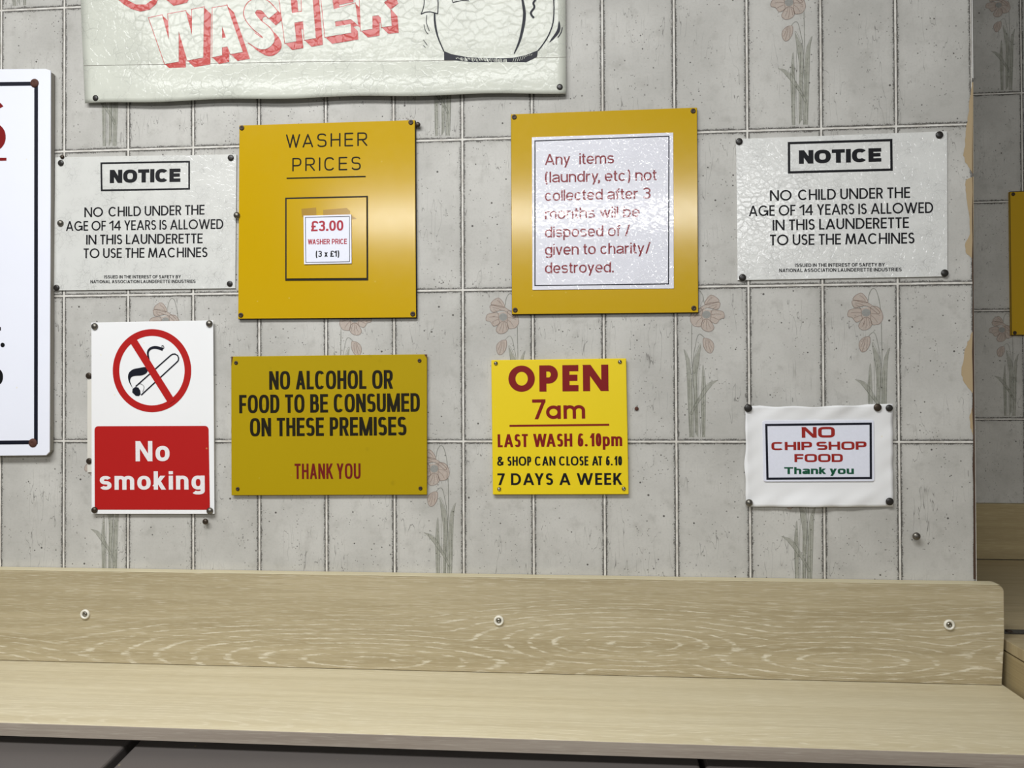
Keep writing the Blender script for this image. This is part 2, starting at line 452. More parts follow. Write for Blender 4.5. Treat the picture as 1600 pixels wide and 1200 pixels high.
ST = {
    'heavy':   style(.33, .26, 1.12, GRO, 2.5, .07, .4),
    'futura':  style(.15, .135, 1.0, GEO, 2.0, .095, .38),
    'tiny':    style(.20, .17, .95, GRO, 2.4, .13, .44),
    'engrave': style(.112, .108, .88, GRO, 2.6, .30, .5, rnd=True),
    'helv':    style(.142, .125, .97, GRO, 2.2, .085, .42, .75),
    'boldhelv': style(.21, .17, .92, GRO, 2.4, .09, .46, .75),
    'smoke':   style(.24, .18, 1.06, GRO, 2.4, .17, .4, .75),
    'cond':    style(.176, .150, .60, dict(GRO, M=1.22, N=.92), 2.8, .07, .33),
    'condlight': style(.16, .14, .60, GRO, 3.0, .10, .27),
    'futbold': style(.265, .235, 1.0, dict(GEO, O=1.0, P=.70, E=.60, N=.95), 2.0, .17, .4),
    'futmed':  style(.175, .16, 1.06, GEO, 2.0, .14, .3, .68, geo=True, digit=.66),
    'futcond': style(.185, .155, .78, GEO, 2.5, .095, .38, .74, geo=True, lowf=.72, digit=.5),
    'gill':    style(.185, .165, 1.02, GEO, 2.1, .16, .48, digit=.56),
    'micro':   style(.275, .215, 1.30, GRO, 4.2, .11, .42, .78, lowf=1.22),
    'board':   style(.16, .14, .8, GRO, 2.2, .1, .3, .7),
}
GC = {}
def glyph(ch, st):
    s = ST[st]; key = (ch, st)
    if key in GC: return GC[key]
    tx, ty, n = s['tx'], s['ty'], s['n']; hx, hy = tx / 2, ty / 2
    rnd = s['rnd']
    polys = []
    def arc(cx, cy, rx, ry, a0, a1, k=26):
        o = []
        for i in range(k + 1):
            a = math.radians(a0 + (a1 - a0) * i / k); c, q = math.cos(a), math.sin(a)
            o.append((cx + rx * math.copysign(abs(c) ** (2 / n), c), cy + ry * math.copysign(abs(q) ** (2 / n), q)))
        return o
    def P(pts, e0=False, e1=False, closed=False, clip=None):
        if rnd: qs = stroke_polys(pts, tx, ty, False, False, closed, True)
        else: qs = stroke_polys(pts, tx, ty, e0, e1, closed)
        if clip and not rnd: qs = [c for c in (clipy(q, *clip) for q in qs) if c]
        polys.extend(qs)
    def V(x, y0=0.0, y1=1.0):
        if rnd: P([(x, y0 + hy), (x, y1 - hy)])
        else: polys.append([(x - hx, y0), (x + hx, y0), (x + hx, y1), (x - hx, y1)])
    def H(y, x0, x1):
        if rnd: P([(x0 + hx, y), (x1 - hx, y)])
        else: polys.append([(x0, y - hy), (x1, y - hy), (x1, y + hy), (x0, y + hy)])
    def D(a, b, y0=0.0, y1=1.0):
        if rnd:
            k = lambda p: (p[0], min(max(p[1], y0 + hy), y1 - hy)); P([k(a), k(b)]); return
        d = Vector((b[0] - a[0], b[1] - a[1])); d = d * (.6 * max(tx, ty) / d.length)
        P([(a[0] - d.x, a[1] - d.y), (b[0] + d.x, b[1] + d.y)], clip=(y0, y1))
    def dot(x, y, kx=1.1):
        a, b = tx * kx / 2, max(ty, tx * .9) * kx / 2
        if rnd or s['geo'] or n < 2.05: polys.append([(x + a * math.cos(i * math.pi / 10), y + b + b * math.sin(i * math.pi / 10)) for i in range(20)])
        else: polys.append([(x - a, y), (x + a, y), (x + a, y + 2 * b), (x - a, y + 2 * b)])
    def ring(x0, x1, y0, y1): P(arc((x0 + x1) / 2, (y0 + y1) / 2, (x1 - x0) / 2 - hx, (y1 - y0) / 2 - hy, 0, 360, 52)[:-1], closed=True)
    def bowl(xl, xr, y0, y1, xs):     # open to the left
        return [(xl, y1)] + arc(xs, (y0 + y1) / 2, xr - xs, (y1 - y0) / 2, 90, -90) + [(xl, y0)]
    xh = s['xh']
    if ch.isupper() or ch == '&':
        w = s['W'].get(ch, .9) * s['wf']
        if ch == 'I': w = tx
        w = max(w, tx)
    elif ch.isdigit(): w = s['dg'] * s['wf'] * (.62 if ch == '1' else 1.0); w = max(w, tx * 1.5)
    elif ch == '£': w = s['dg'] * s['wf']
    elif ch in LOW:
        w = max(LOW[ch] * s['lf'], tx)
        if ch in 'mw': w = max(w, tx * 3 + .12)
        elif ch not in 'il': w = max(w, tx * 1.5)
        if s['geo'] and ch in 'aoe': w *= 1.04
    elif ch in '()': w = .26 * s['wf'] + tx * .5
    elif ch == '/': w = .34 * s['wf'] + tx
    elif ch in '.,': w = tx * 1.15
    else: w = s['space']
    l, r, b, t, c = hx, w - hx, hy, 1 - hy, w / 2
    mid = .5
    if ch == 'A':
        D((l, 0), (c, 1)); D((r, 0), (c, 1)); H(.30, w * .20, w * .80)
    elif ch == 'B':
        V(l); xs = w * .5; P(bowl(l, r - w * .05, .53, t, xs)); P(bowl(l, r, b, .53, xs))
    elif ch == 'C': P(arc(c, .5, c - hx, .5 - hy, 42, 318, 40))
    elif ch == 'D': V(l); P(bowl(l, r, b, t, w * .42))
    elif ch == 'E': V(l); H(t, 0, w); H(.515, 0, w * .94); H(b, 0, w)
    elif ch == 'F': V(l); H(t, 0, w); H(.48, 0, w * .92)
    elif ch == 'G': P(arc(c, .5, c - hx, .5 - hy, 42, 345, 40)); H(.46, c * 1.05, w); V(r, .04, .46 + hy)
    elif ch == 'H': V(l); V(r); H(.515, 0, w)
    elif ch == 'I': V(c)
    elif ch == 'K': V(l); D((l, .34), (r - hx * .4, 1)); D((w * .40, .58), (r, 0))
    elif ch == 'L': V(l); H(b, 0, w)
    elif ch == 'M':
        if st in ('futura', 'gill', 'futcond'): D((l, 0), (w * .20, 1)); D((r, 0), (w * .80, 1)); D((w * .20, 1), (c, .05), .05, 1); D((w * .80, 1), (c, .05), .05, 1)
        else: V(l); V(r); D((l, 1), (c, 0)); D((r, 1), (c, 0))
    elif ch == 'N': V(l); V(r); D((l, 1), (r, 0))
    elif ch == 'O': ring(0, w, 0, 1)
    elif ch == 'P': V(l); P(bowl(l, r, .42, t, w * .5))
    elif ch == 'R': V(l); P(bowl(l, r - w * .02, .47, t, w * .5)); D((w * .52, .47), (r, 0), 0, .47)
    elif ch == 'S':
        q = .515; P(arc(c, (q + t) / 2, c - hx - .01, (t - q) / 2, 28, 270, 26)[:-1] + [(c, q)] + arc(c, (b + q) / 2, c - hx, (q - b) / 2, 90, -152, 26)[1:])
    elif ch == 'T': V(c); H(t, 0, w)
    elif ch == 'U': P([(l, 1 if not rnd else t)] + arc(c, .36, c - hx, .36 - hy, 180, 360) + [(r, 1 if not rnd else t)])
    elif ch == 'V': D((l, 1), (c, 0)); D((r, 1), (c, 0))
    elif ch == 'W':
        x1, x2 = w * .29, w * .71
        D((l, 1), (x1, 0)); D((c, 1), (x1, 0)); D((c, 1), (x2, 0)); D((r, 1), (x2, 0))
    elif ch == 'Y': V(c, 0, .5); D((l, 1), (c, .42), .3, 1); D((r, 1), (c, .42), .3, 1)
    elif ch == '&':
        P([(r, b)] + [(w * .28, .62), (w * .24, .78)] + arc(w * .44, .80, w * .2, .2 - hy, 180, 0, 14) + [(w * .60, .70), (w * .2, .42)] + arc(w * .40, .26, w * .40 - hx, .26 - hy, 140, 300, 14) + [(w * .78, .22), (r - .01, .45)])
    elif ch == '0': ring(0, w, 0, 1)
    elif ch == '1': V(r); D((l, .74), (r, .93), .60, 1)
    elif ch == '3':
        P(arc(c, (.53 + t) / 2, c - hx - .01, (t - .53) / 2, 160, -90, 26) ); P(arc(c, (b + .53) / 2, c - hx, (.53 - b) / 2, 90, -160, 26)); H(.53, c * .75, c)
    elif ch == '4': x = w * .74; V(x); H(.29, 0, w); D((l * .8, .30), (x, 1), .25, 1)
    elif ch == '6':
        ring(0, w, 0, .64); P([(l, .32), (l + .005, .45)] + arc(c + hx * .3, .5, c - hx * .9, .5 - hy, 165, 50, 16))
    elif ch == '7': H(t, 0, w); D((w * .30, 0), (r, t), 0, t)
    elif ch == '£':
        P([(r, .78)] + arc(w * .60, .74, w * .34, .26 - hy, 20, 185, 18) + [(w * .30, .3), (w * .16, b)]); H(b, 0, w); H(.46, .02, w * .72)
    elif ch == 'a':
        if s['geo']: ring(0, w, 0, xh); V(r, 0, xh)
        else:
            P(arc(c, xh * .66, c - hx, xh * .34 - hy, 165, 0, 18) + [(r, 0)]); yb = xh * .57
            P([(r, yb - hy * .4)] + [(c, yb - hy * .4)] + arc(c * .95, yb / 2, c * .95 - hx, yb / 2 - hy, 90, 270, 20) + [(c, hy), (r, xh * .26)])
    elif ch == 'b': V(l); ring(0, w, 0, xh)
    elif ch == 'c': P(arc(c, xh / 2, c - hx, xh / 2 - hy, 40, 320, 32))
    elif ch == 'd': V(r); ring(0, w, 0, xh)
    elif ch == 'e': P([(l, xh * .5)][:0] + [(r, xh * .46)] + arc(c, xh / 2, c - hx, xh / 2 - hy, 0, 318, 36)); H(xh * .48, hx, w - hx * .6)
    elif ch == 'f': P([(w * .42, 0)] + arc(w * .42 + w * .45, .82, w * .45, .18 - hy, 180, 95, 10) + [(w, t)]); H(xh - hy, 0, w * .95)
    elif ch == 'g': ring(0, w, 0, xh); P([(r, xh)] + arc(c, -.06, c - hx, .21 - hy, 0, -150, 20))
    elif ch == 'h': V(l); P([(l, xh * .55)] + arc(c, xh * .60, c - hx, xh * .40 - hy, 180, 0) + [(r, 0)])
    elif ch == 'i': V(c, 0, xh); dh = min(ty, (1 - xh) * .68); polys.append([(c - hx, 1 - dh), (c + hx, 1 - dh), (c + hx, 1), (c - hx, 1)])
    elif ch == 'k': V(l); D((l, xh * .36), (r - hx * .4, xh), 0, xh); D((w * .42, xh * .58), (r, 0), 0, xh * .8)
    elif ch == 'l': V(c)
    elif ch == 'm':
        V(l, 0, xh)
        for x0, x1 in ((l, c), (c, r)): P([(x0, xh * .5)] + arc((x0 + x1) / 2, xh * .60, (x1 - x0) / 2, xh * .40 - hy, 180, 0) + [(x1, 0)])
    elif ch == 'n': V(l, 0, xh); P([(l, xh * .55)] + arc(c, xh * .60, c - hx, xh * .40 - hy, 180, 0) + [(r, 0)])
    elif ch == 'o': ring(0, w, 0, xh)
    elif ch == 'p': V(l, -.27, xh); ring(0, w, 0, xh)
    elif ch == 'r': V(l, 0, xh); P([(l, xh * .5)] + arc(w * 1.0, xh * .58, w - hx, xh * .42 - hy, 180, 92, 14))
    elif ch == 's':
        q = xh * .51; P(arc(c, (q + xh - hy) / 2, c - hx - .01, (xh - hy - q) / 2, 25, 270, 22)[:-1] + [(c, q)] + arc(c, (hy + q) / 2, c - hx, (q - hy) / 2, 90, -155, 22)[1:])
    elif ch == 't': P([(w * .42, .94)] + arc(w * .42 + w * .42, .17, w * .42, .17 - hy, 180, 265, 10) + [(w, hy)]); H(xh - hy, 0, w * .95)
    elif ch == 'u': V(r, 0, xh); P([(l, xh)] + arc(c, xh * .40, c - hx, xh * .40 - hy, 180, 360) + [(r, xh * .45)])
    elif ch == 'v': D((l, xh), (c, 0), 0, xh); D((r, xh), (c, 0), 0, xh)
    elif ch == 'w':
        D((l, xh), (w * .29, 0), 0, xh); D((c, xh), (w * .29, 0), 0, xh); D((c, xh), (w * .71, 0), 0, xh); D((r, xh), (w * .71, 0), 0, xh)
    elif ch == 'x': D((l, xh), (r, 0), 0, xh); D((l, 0), (r, xh), 0, xh)
    elif ch == 'y': D((l, xh), (c, 0), .0, xh); D((r, xh), (w * .26, -.27), -.27, xh)
    elif ch == '(': P(arc(w * 1.05, .42, w * 1.05 - hx, .66, 118, 242, 20))
    elif ch == ')': P(arc(-w * .05, .42, w * 1.05 - hx, .66, 62, -62, 20))
    elif ch == '/': D((l, -.02), (r, 1.02), -.02, 1.02)
    elif ch == '.': dot(c, 0)
    elif ch == ',': dot(c, 0); D((c + hx * .4, .02), (c - hx * .6, -.17), -.17, .05)
    GC[key] = (w, union(polys))
    return GC[key]

class Flat:
    """collects flat shapes lying on a plane at depth Y, in place coordinates"""
    def __init__(s, Y, surf=None): s.Y = Y; s.v = []; s.f = []; s.surf = surf
    def add(s, verts2, tris):
        i0 = len(s.v)
        for x, z in verts2: s.v.append((x, s.Y if s.surf is None else s.surf(x, z) + s.Y, z))
        for a, b, c in tris: s.f.append((i0 + a, i0 + b, i0 + c))
    def poly_px(s, *polys):
        s.add(*union([[(q.x, q.z) for q in (at(x, y, s.Y) for x, y in p)] for p in polys]))
    def stroke_px(s, pts, wpx, closed=False, rnd=False, taper=None, e=False):
        k = (at(801, 600, s.Y) - at(800, 600, s.Y)).length
        P = [at(x, y, s.Y) for x, y in pts]
        s.add(*union(stroke_polys([(q.x, q.z) for q in P], wpx * k, wpx * k, e, e, closed, rnd, taper)))
    def text(s, txt, st, p0, p1, cap, ylift=0.0):
        """p0/p1: photo points of the left and right end of the base line; cap: cap height in photo pixels at p0"""
        A, B = at(*p0, s.Y), at(*p1, s.Y); T = at(p0[0], p0[1] - cap, s.Y)
        ux = Vector((B.x - A.x, B.z - A.z)); W = ux.length; ux.normalize(); uy = Vector((-ux.y, ux.x))
        Hc = (T - A).length
        sp = ST[st]['sp']; x = 0.0; items = []
        prev = None
        for ch in txt:
            if ch == ' ': x += ST[st]['space'] * (.5 if prev in (' ', '.') else 1) - (0 if prev == ' ' else sp); prev = ch; continue
            w, g = glyph(ch, st)
            if prev and prev != ' ' and prev + ch in ('AY', 'YA', 'LT', 'LY', 'AT', 'TA', 'AV', 'VA', 'WA', 'AW', 'y,', 'r.', '7a', 'P.'): x -= .12
            items.append((x, g)); x += w + sp; prev = ch
        x -= sp
        k = W / x
        for gx, (vv, tt) in items:
            s.add([(A.x + ux.x * (gx + vx) * k + uy.x * vy * Hc, A.z + ux.y * (gx + vx) * k + uy.y * vy * Hc) for vx, vy in vv], tt)
    def frame_px(s, q, wpx):
        s.stroke_px(q, wpx, closed=True)
    def build(s, name, mat, parent, label=None):
        me = mesh(name, s.v, s.f)
        bm = bmesh.new(); bm.from_mesh(me)
        for fc in bm.faces:
            if fc.normal.y > 0: fc.normal_flip()
        bm.to_mesh(me); bm.free()
        o = link(name, me, mat, parent)
        if label: o['label'] = label
        return o

# ------------------------------------------------------------------ the setting
XE = at(1521.5, 450, 0).x                       # right hand end of the tiled wall
XL, ZTOP = -0.75, CEIL
# depth of the recess wall: tile rows there are 169.7 px apart
def rows_px(Y):
    d1, d2 = at(1560, 314.5, Y).z, at(1560, 484, Y).z; return d1 - d2
lo, hi = .2, 1.2
for _ in range(50):
    md = (lo + hi) / 2
    if rows_px(md) < TH: lo = md
    else: hi = md
YR = lo
def flower(polyset, tile, mirror, cx=1.0):
    """polyset: dict of Flat; tile: function (u,v)->(x,z)"""
    def c(p):
        u = (1290 + p[0] / 5.453 - 1285) / 118.2; v = (440 + p[1] / 5.453 - 444) / 247.0
        return tile(1 - u if mirror else u, v)
    def add(k, pts): polyset[k].add(*union([[c(p) for p in pts]]))
    def st(k, pts, w, closed=False):
        q = [c(p) for p in smooth(pts, closed)]
        polyset[k].add(*union(stroke_polys(q, w, w, closed=closed)))
    petals = [[(232, 150), (250, 120), (300, 95), (335, 120), (362, 170), (330, 178), (260, 160)],
              [(225, 185), (235, 158), (330, 168), (400, 205), (460, 260), (440, 270), (380, 222), (330, 205), (250, 220)],
              [(190, 295), (187, 265), (205, 238), (270, 225), (300, 235), (305, 285), (310, 320), (260, 345), (225, 305)],
              [(320, 312), (350, 305), (380, 320), (392, 370), (360, 405), (310, 412), (280, 385), (290, 350)],
              [(385, 215), (440, 215), (475, 250), (488, 310), (465, 355), (430, 368), (395, 365), (382, 320), (385, 280)]]
    allp = [[c(q) for q in smooth(p, True)] for p in petals] + [[c(q) for q in [(300, 225), (390, 215), (390, 320), (305, 320)]]]
    bud = [(375, 475), (372, 540), (340, 590), (305, 598), (283, 560), (285, 515), (310, 485), (345, 470)]
    polyset['petal'].add(*union(allp + [[c(q) for q in smooth(bud, True)]]))
    for p in petals: st('petal_line', p, .0007, True)
    st('petal_line', bud, .0007, True)
    for a, b2 in (((335, 480), (310, 590)), ((350, 480), (345, 570)), ((325, 485), (295, 560)), ((345, 310), (340, 400)), ((335, 318), (310, 385)), ((360, 315), (375, 380)),
                  ((300, 265), (215, 265)), ((300, 285), (240, 310)), ((390, 270), (465, 290)), ((388, 290), (440, 350)), ((300, 235), (255, 195)), ((330, 205), (250, 180)), ((340, 165), (290, 115))):
        st('petal_line', [a, ((a[0] + b2[0]) / 2 + 5, (a[1] + b2[1]) / 2 - 4), b2], .0005)
    polyset['centre'].add(*union([[c((345 + 38 * math.cos(i * .3927), 265 + 34 * math.sin(i * .3927))) for i in range(16)]]))
    for i in range(9):
        a = i * .7; st('leaf_line', [(345 + 14 * math.cos(a), 265 + 12 * math.sin(a)), (345 + 34 * math.cos(a), 265 + 30 * math.sin(a))], .0009)
    st('leaf_line', [(365, 160), (375, 100), (405, 58), (435, 80), (460, 170), (470, 260)], .0011)
    st('leaf_line', [(475, 350), (476, 450), (478, 640), (470, 760), (462, 900)], .0011)
    st('leaf_line', [(365, 465), (400, 435), (425, 455), (445, 540), (460, 620), (468, 720)], .0010)
    blades = [[(365, 1330), (358, 1060), (355, 880), (378, 700), (390, 880), (392, 1060), (388, 1330)],
              [(425, 1330), (425, 1050), (430, 800), (395, 520), (455, 640), (470, 800), (455, 1050), (450, 1290)],
              [(465, 1330), (465, 1050), (480, 780), (500, 650), (545, 568), (525, 680), (512, 1050), (500, 1330)],
              [(245, 835), (310, 850), (360, 890), (450, 1040), (490, 1120), (475, 1130), (435, 1055), (350, 940), (300, 880)]]
    polyset['leaf'].add(*union([[c(q) for q in p] for p in blades]))
    for p in blades: st('leaf_line', p, .0006)
    for x, y0, y1 in ((372, 800, 1310), (440, 700, 1320), (480, 820, 1320), (500, 760, 1290), (410, 640, 1300), (398, 1000, 1330), (455, 900, 1330)):
        st('leaf_line', [(x, y0), (x + random.uniform(-8, 8), (y0 + y1) / 2), (x + random.uniform(-10, 10), y1)], .0006)
def smooth(pts, closed=False, k=4):
    n = len(pts); o = []
    for i in range(n if closed else n - 1):
        p0 = pts[i - 1] if (i or closed) else pts[0]; p1 = pts[i]; p2 = pts[(i + 1) % n]
        p3 = pts[(i + 2) % n] if (closed or i + 2 < n) else pts[-1]
        for j in range(k):
            t = j / k
            o.append(tuple(.5 * (2 * p1[d] + (p2[d] - p0[d]) * t + (2 * p0[d] - 5 * p1[d] + 4 * p2[d] - p3[d]) * t * t + (3 * p1[d] - p0[d] - 3 * p2[d] + p3[d]) * t ** 3) for d in (0, 1)))
    if not closed: o.append(tuple(pts[-1]))
    return o

def tiled_wall(name, bounds, Yf, Yb, flowers, x0, z0, torn=()):
    """box with the flower print and torn spots on its front"""
    keys = ['leaf', 'leaf_line', 'petal', 'petal_line', 'centre']
    order = {'leaf': .00015, 'leaf_line': .0003, 'petal': .00045, 'centre': .0006, 'petal_line': .00075}
    fl = {k: Flat(Yf - order[k]) for k in keys}
    for col, row, mir in flowers:
        flower(fl, lambda u, v: (x0 + (col + u) * TW, z0 - (row + v) * TH), mir)
    me = box(name, bounds[0], bounds[1], Yf, Yb, bounds[2], bounds[3])
    v = [tuple(q.co) for q in me.vertices]; f = [tuple(p.vertices) for p in me.polygons]; mi = [0] * len(f)
    mats = [M['tile']]
    def more(F, m):
        mats.append(m); i0 = len(v); v.extend(F.v); f.extend([tuple(i0 + i for i in t) for t in F.f]); mi.extend([len(mats) - 1] * len(F.f))
    for k in keys: more(fl[k], M[k])
    for F, m in torn: more(F, m)
    m2 = mesh(name, v, f, mi)
    bm = bmesh.new(); bm.from_mesh(m2)
    for fc in list(bm.faces)[6:]:
        if fc.normal.y > 0: fc.normal_flip()
    bm.to_mesh(m2); bm.free()
    o = link(name, m2, mats, None, (x0, 0, z0)); o['kind'] = 'structure'; return o

tornA = Flat(-.0004); rr = random.Random(3)
def rough_edge(pts):
    o = []
    for i in range(len(pts) - 1):
        a, b = pts[i], pts[i + 1]
        for j in range(4):
            t = j / 4; o.append((a[0] + (b[0] - a[0]) * t + rr.uniform(-.9, .9), a[1] + (b[1] - a[1]) * t))
    o.append(pts[-1]); return o
XR_ = 1520.6
tornA.poly_px(rough_edge([(1518.9, 129), (1516, 150), (1513, 180), (1509, 200), (1508, 225), (1505, 240), (1508, 252), (1514, 262), (1518.5, 270)]) + [(XR_, 271), (XR_, 128)],
              rough_edge([(1518, 277), (1510, 280), (1508, 292), (1511, 315), (1514, 335), (1515, 365), (1507, 384), (1509, 395), (1518, 403)]) + [(XR_ + .5, 405), (XR_ + .5, 276)],
              rough_edge([(1519, 519), (1512, 535), (1507, 550), (1502, 582), (1506, 598), (1519, 614)]) + [(XR_ + .8, 615), (XR_ + .8, 518)],
              rough_edge([(1519.5, 637), (1515, 652), (1517, 669), (1519.5, 679)]) + [(XR_ + 1, 680), (XR_ + 1, 635)])
edge = Flat(-.0006)
edge.poly_px(rough_edge([(1519.6, 122), (1518.8, 200), (1518.8, 300), (1519.2, 400), (1519.6, 520), (1520, 640), (1520.6, 760), (1521.0, 905)]) + [(1525, 905), (1521.2, 122)])
edge.v = [(min(x, XE), y, z) for x, y, z in edge.v]
fl_main = [(10, -1, False), (12, -2, False), (11, 1, False), (9, 1, True), (6, 1, False), (4, 1, True), (1, 1, False), (0, 2, False), (5, 2, False), (10, 2, False),
           (0, -1, False), (5, -1, False), (-1, -2, True)]
tiled_wall('wall_back', (XL, XE, 0.0, ZTOP), 0.0, .06, fl_main, 0.0, GZ, [(tornA, M['torn']), (edge, M['edge'])])
# recess: own tile grid, found from its joints in the photo
pj = at(1598, 314.5, YR)
o = tiled_wall('wall_right', (XE - .35, XE + 1.3, 0.0, ZTOP), YR, YR + .08, [(-1, -2, False), (-1, 1, False)], pj.x, pj.z)
me = box('wall_side', XE - .10, XE - .002, .061, YR - .001, 0.0, ZTOP); link('wall_side', me, M['plaster'])['kind'] = 'structure'
me = box('floor', -2.6, 4.2, -7.5, YR - .001, -.06, -.001); link('floor', me, M['lino'])['kind'] = 'structure'
me = box('ceiling', -2.6, 4.2, -7.5, YR + .08, CEIL + .001, CEIL + .07); link('ceiling', me, M['plaster'])['kind'] = 'structure'
p0, p1 = at(1518.6, 0, -.0022), at(1521.4, 122, -.0022)
me = box('trim_1', p0.x, XE + .0012, -.0022, -.0008, p1.z, ZTOP - .01, .0004); link('trim_1', me, M['trim_white'])['kind'] = 'structure'

# ------------------------------------------------------------------ signs
def cen(q, Y):
    p = [at(x, y, Y) for x, y in q]
    return Vector((sum(a.x for a in p) / 4, Y, min(a.z for a in p)))
def sign(name, label, cat, q, yf, yb, mat, bv=.0005, part='panel'):
    r = thing(name, label, cat, cen(q, yb))
    link(part, prism(part, quad_px(q, yf), yf, yb, bv), mat, r)
    return r
screw_me = {}
def screw(parent, px, py, Y, rad, mat, kind='flat', name='screw', label=None):
    key = (rad, mat.name, kind)
    if key not in screw_me:
        if kind == 'flat':
            me = lathe(name, [(rad, 0), (rad, .0006), (rad * .9, .0011), (rad * .32, .0012), (rad * .28, .0007)])
        else:
            me = lathe(name, [(rad, 0), (rad * .98, .0006), (rad * .8, .0016), (rad * .45, .0024), (rad * .3, .0024), (rad * .2, .0018)])
        me.materials.append(mat); screw_me[key] = me
    o = bpy.data.objects.new(name, screw_me[key]); COL.objects.link(o); o.parent = parent
    o.location = at(px, py, Y) - Vector(parent['_w'])
    if label: o['label'] = label
    return o

# --- white board at the left border
Yb, Yf = -.002, -.0125
r = thing('white_sign', 'large white board with thick black border line and rusty screws, cut off at left', 'sign', (at(-130, 711, Yf).x, Yb, at(30, 712, Yf).z))
q = [(-330, 111), (71, 107.5), (78.9, 110), (78.6, 300), (77.8, 500), (77.2, 706), (72, 711.5), (-330, 715)]
link('panel', prism('panel', [(p.x, p.z) for p in (at(x, y, Yf) for x, y in q)], Yf, Yf + .002, .0004), M['white_board'], r)
q2 = [(-329, 112), (70, 109), (78.2, 112), (77.9, 300), (77.1, 500), (76.5, 704), (71, 710), (-329, 713)]
link('backing_board', prism('backing_board', [(p.x, p.z) for p in (at(x, y, Yf) for x, y in q2)], Yf + .0022, Yb), M['board_side'], r)
F = Flat(Yf - .0003); F.stroke_px([(-318, 135), (56.4, 130.6), (56, 691), (-318, 694)], 6.4, closed=True); F.build('border', M['navy'], r)
F = Flat(Yf - .0003)
F.text('S', 'board', (-50, 240), (8.5, 239), 84); F.build('lettering', M['dark_red'], r, 'dark red lettering')
F = Flat(Yf - .0003); F.poly_px([(-60, 247), (10, 246.5), (10, 251), (-60, 251.5)]); F.build('underline', M['dark_red'], r, 'dark red line')
F = Flat(Yf - .0003)
F.poly_px([(4 + 3.4 * math.cos(a * .4), 539 + 3.6 * math.sin(a * .4)) for a in range(16)]); F.build('lettering', M['black'], r, 'black lettering')
F = Flat(Yf - .0003); F.poly_px([(-8, 512), (1.2, 511), (1.2, 516.5), (-8, 517)]); F.build('lettering', M['black'], r, 'black lettering')
F = Flat(Yf - .0003)
F.text('0', 'board', (-16, 602), (4.5, 602), 26); F.build('lettering', M['black'], r, 'black lettering')
screw(r, 54, 130, Yf - .0003, .0068, M['rust'], 'dome', label='rusty screw'); screw(r, 51.5, 692, Yf - .0003, .0068, M['rust'], 'dome', label='rusty screw')

# --- poster with the red block lettering
def poster_surf(x, z): return 0.0
Yp = -.0075
q = [(121, -120), (883, -125), (884.5, 145.5), (132.5, 162)]
r = thing('washer_poster', 'large yellowed poster with red block lettering and a cartoon washer, top of frame', 'poster', cen(q, -.002))
NU, NV = 60, 40
A, B, C_, D_ = [at(x, y, Yp) for x, y in q]
vv = []; ff = []
for j in range(NV + 1):
    t = j / NV
    for i in range(NU + 1):
        u = i / NU
        p = (A * (1 - u) + B * u) * (1 - t) + (D_ * (1 - u) + C_ * u) * t
        k = max(0.0, (t - .80) / .20)
        mid = math.sin(math.pi * u) ** .5 if 0 < u < 1 else 0
        y = Yp - .0055 * math.sin(k * math.pi * .62) * mid * (k > 0)
        zed = .0012 * math.sin(u * 23 + 1) * (k ** 2)
        vv.append((p.x, y + zed * .4, p.z + zed))
for j in range(NV):
    for i in range(NU):
        a = j * (NU + 1) + i; ff.append((a, a + NU + 1, a + NU + 2, a + 1))
me = mesh('poster_sheet', vv, ff, smooth=True)
sh = link('poster_sheet', me, M['banner'], r)
md_ = sh.modifiers.new('thickness', 'SOLIDIFY'); md_.thickness = .0008; md_.offset = -1
Fr = Flat(Yp - .0005); Fw = Flat(Yp - .0010)
c4 = lambda pts, ox: [(ox + x / 4, y / 4) for x, y in pts]
c3 = lambda pts: [(180 + x / 3.3333, y / 3.3333) for x, y in pts]
faces = [c4([(930, 112), (1013, 95), (1055, 250), (1050, 88), (1160, 68), (1200, 220), (1200, 60), (1275, 45), (1270, 360), (1170, 378), (1117, 195), (1117, 385), (1030, 400)], 0),
         c3([(852, -20), (912, -30), (920, 68), (972, 60), (968, -38), (1025, -45), (1045, 198), (985, 208), (978, 110), (933, 118), (943, 215), (885, 225)]),
         c3([(1068, -50), (1200, -72), (1204, -25), (1130, -10), (1138, 48), (1200, 30), (1250, 17), (1266, 132), (1228, 100), (1145, 112), (1148, 138), (1226, 125), (1230, 170), (1093, 193)]),
         c4([(645, -60), (760, -80), (830, -60), (845, -20), (800, 15), (840, 60), (848, 162), (785, 170), (780, 110), (765, 95), (728, 100), (728, 180), (655, 192)], 400)]
Ahole = c4([(1385, 155), (1412, 235), (1387, 242)], 0)
Aface = [c4([(1328, 50), (1418, 35), (1388, 150), (1388, 345), (1326, 358)], 0), c4([(1418, 35), (1518, 325), (1440, 338), (1420, 288), (1412, 235), (1385, 155)], 0), c4([(1380, 242), (1415, 233), (1425, 290), (1380, 297)], 0), c4([(1340, 50), (1418, 35), (1400, 165), (1370, 160)], 0)]
Sl = smooth(c3([(822, 78), (775, 28), (722, 28), (700, 72), (735, 125), (785, 168), (800, 205), (765, 228), (708, 196)]), False, 6)
off = (11.0, 10.5)
def sweep(poly, closed=True):
    o = []
    n = len(poly)
    for i in range(n if closed else n - 1):
        a, b = poly[i], poly[(i + 1) % n]
        o.append([a, b, (b[0] + off[0], b[1] + off[1]), (a[0] + off[0], a[1] + off[1])])
    return o
def w2(pl, Y): return [(q.x, q.z) for q in (at(x, y, Y) for x, y in pl)]
PX = (at(801, 600, Yp) - at(800, 600, Yp)).length
red = []; white = []
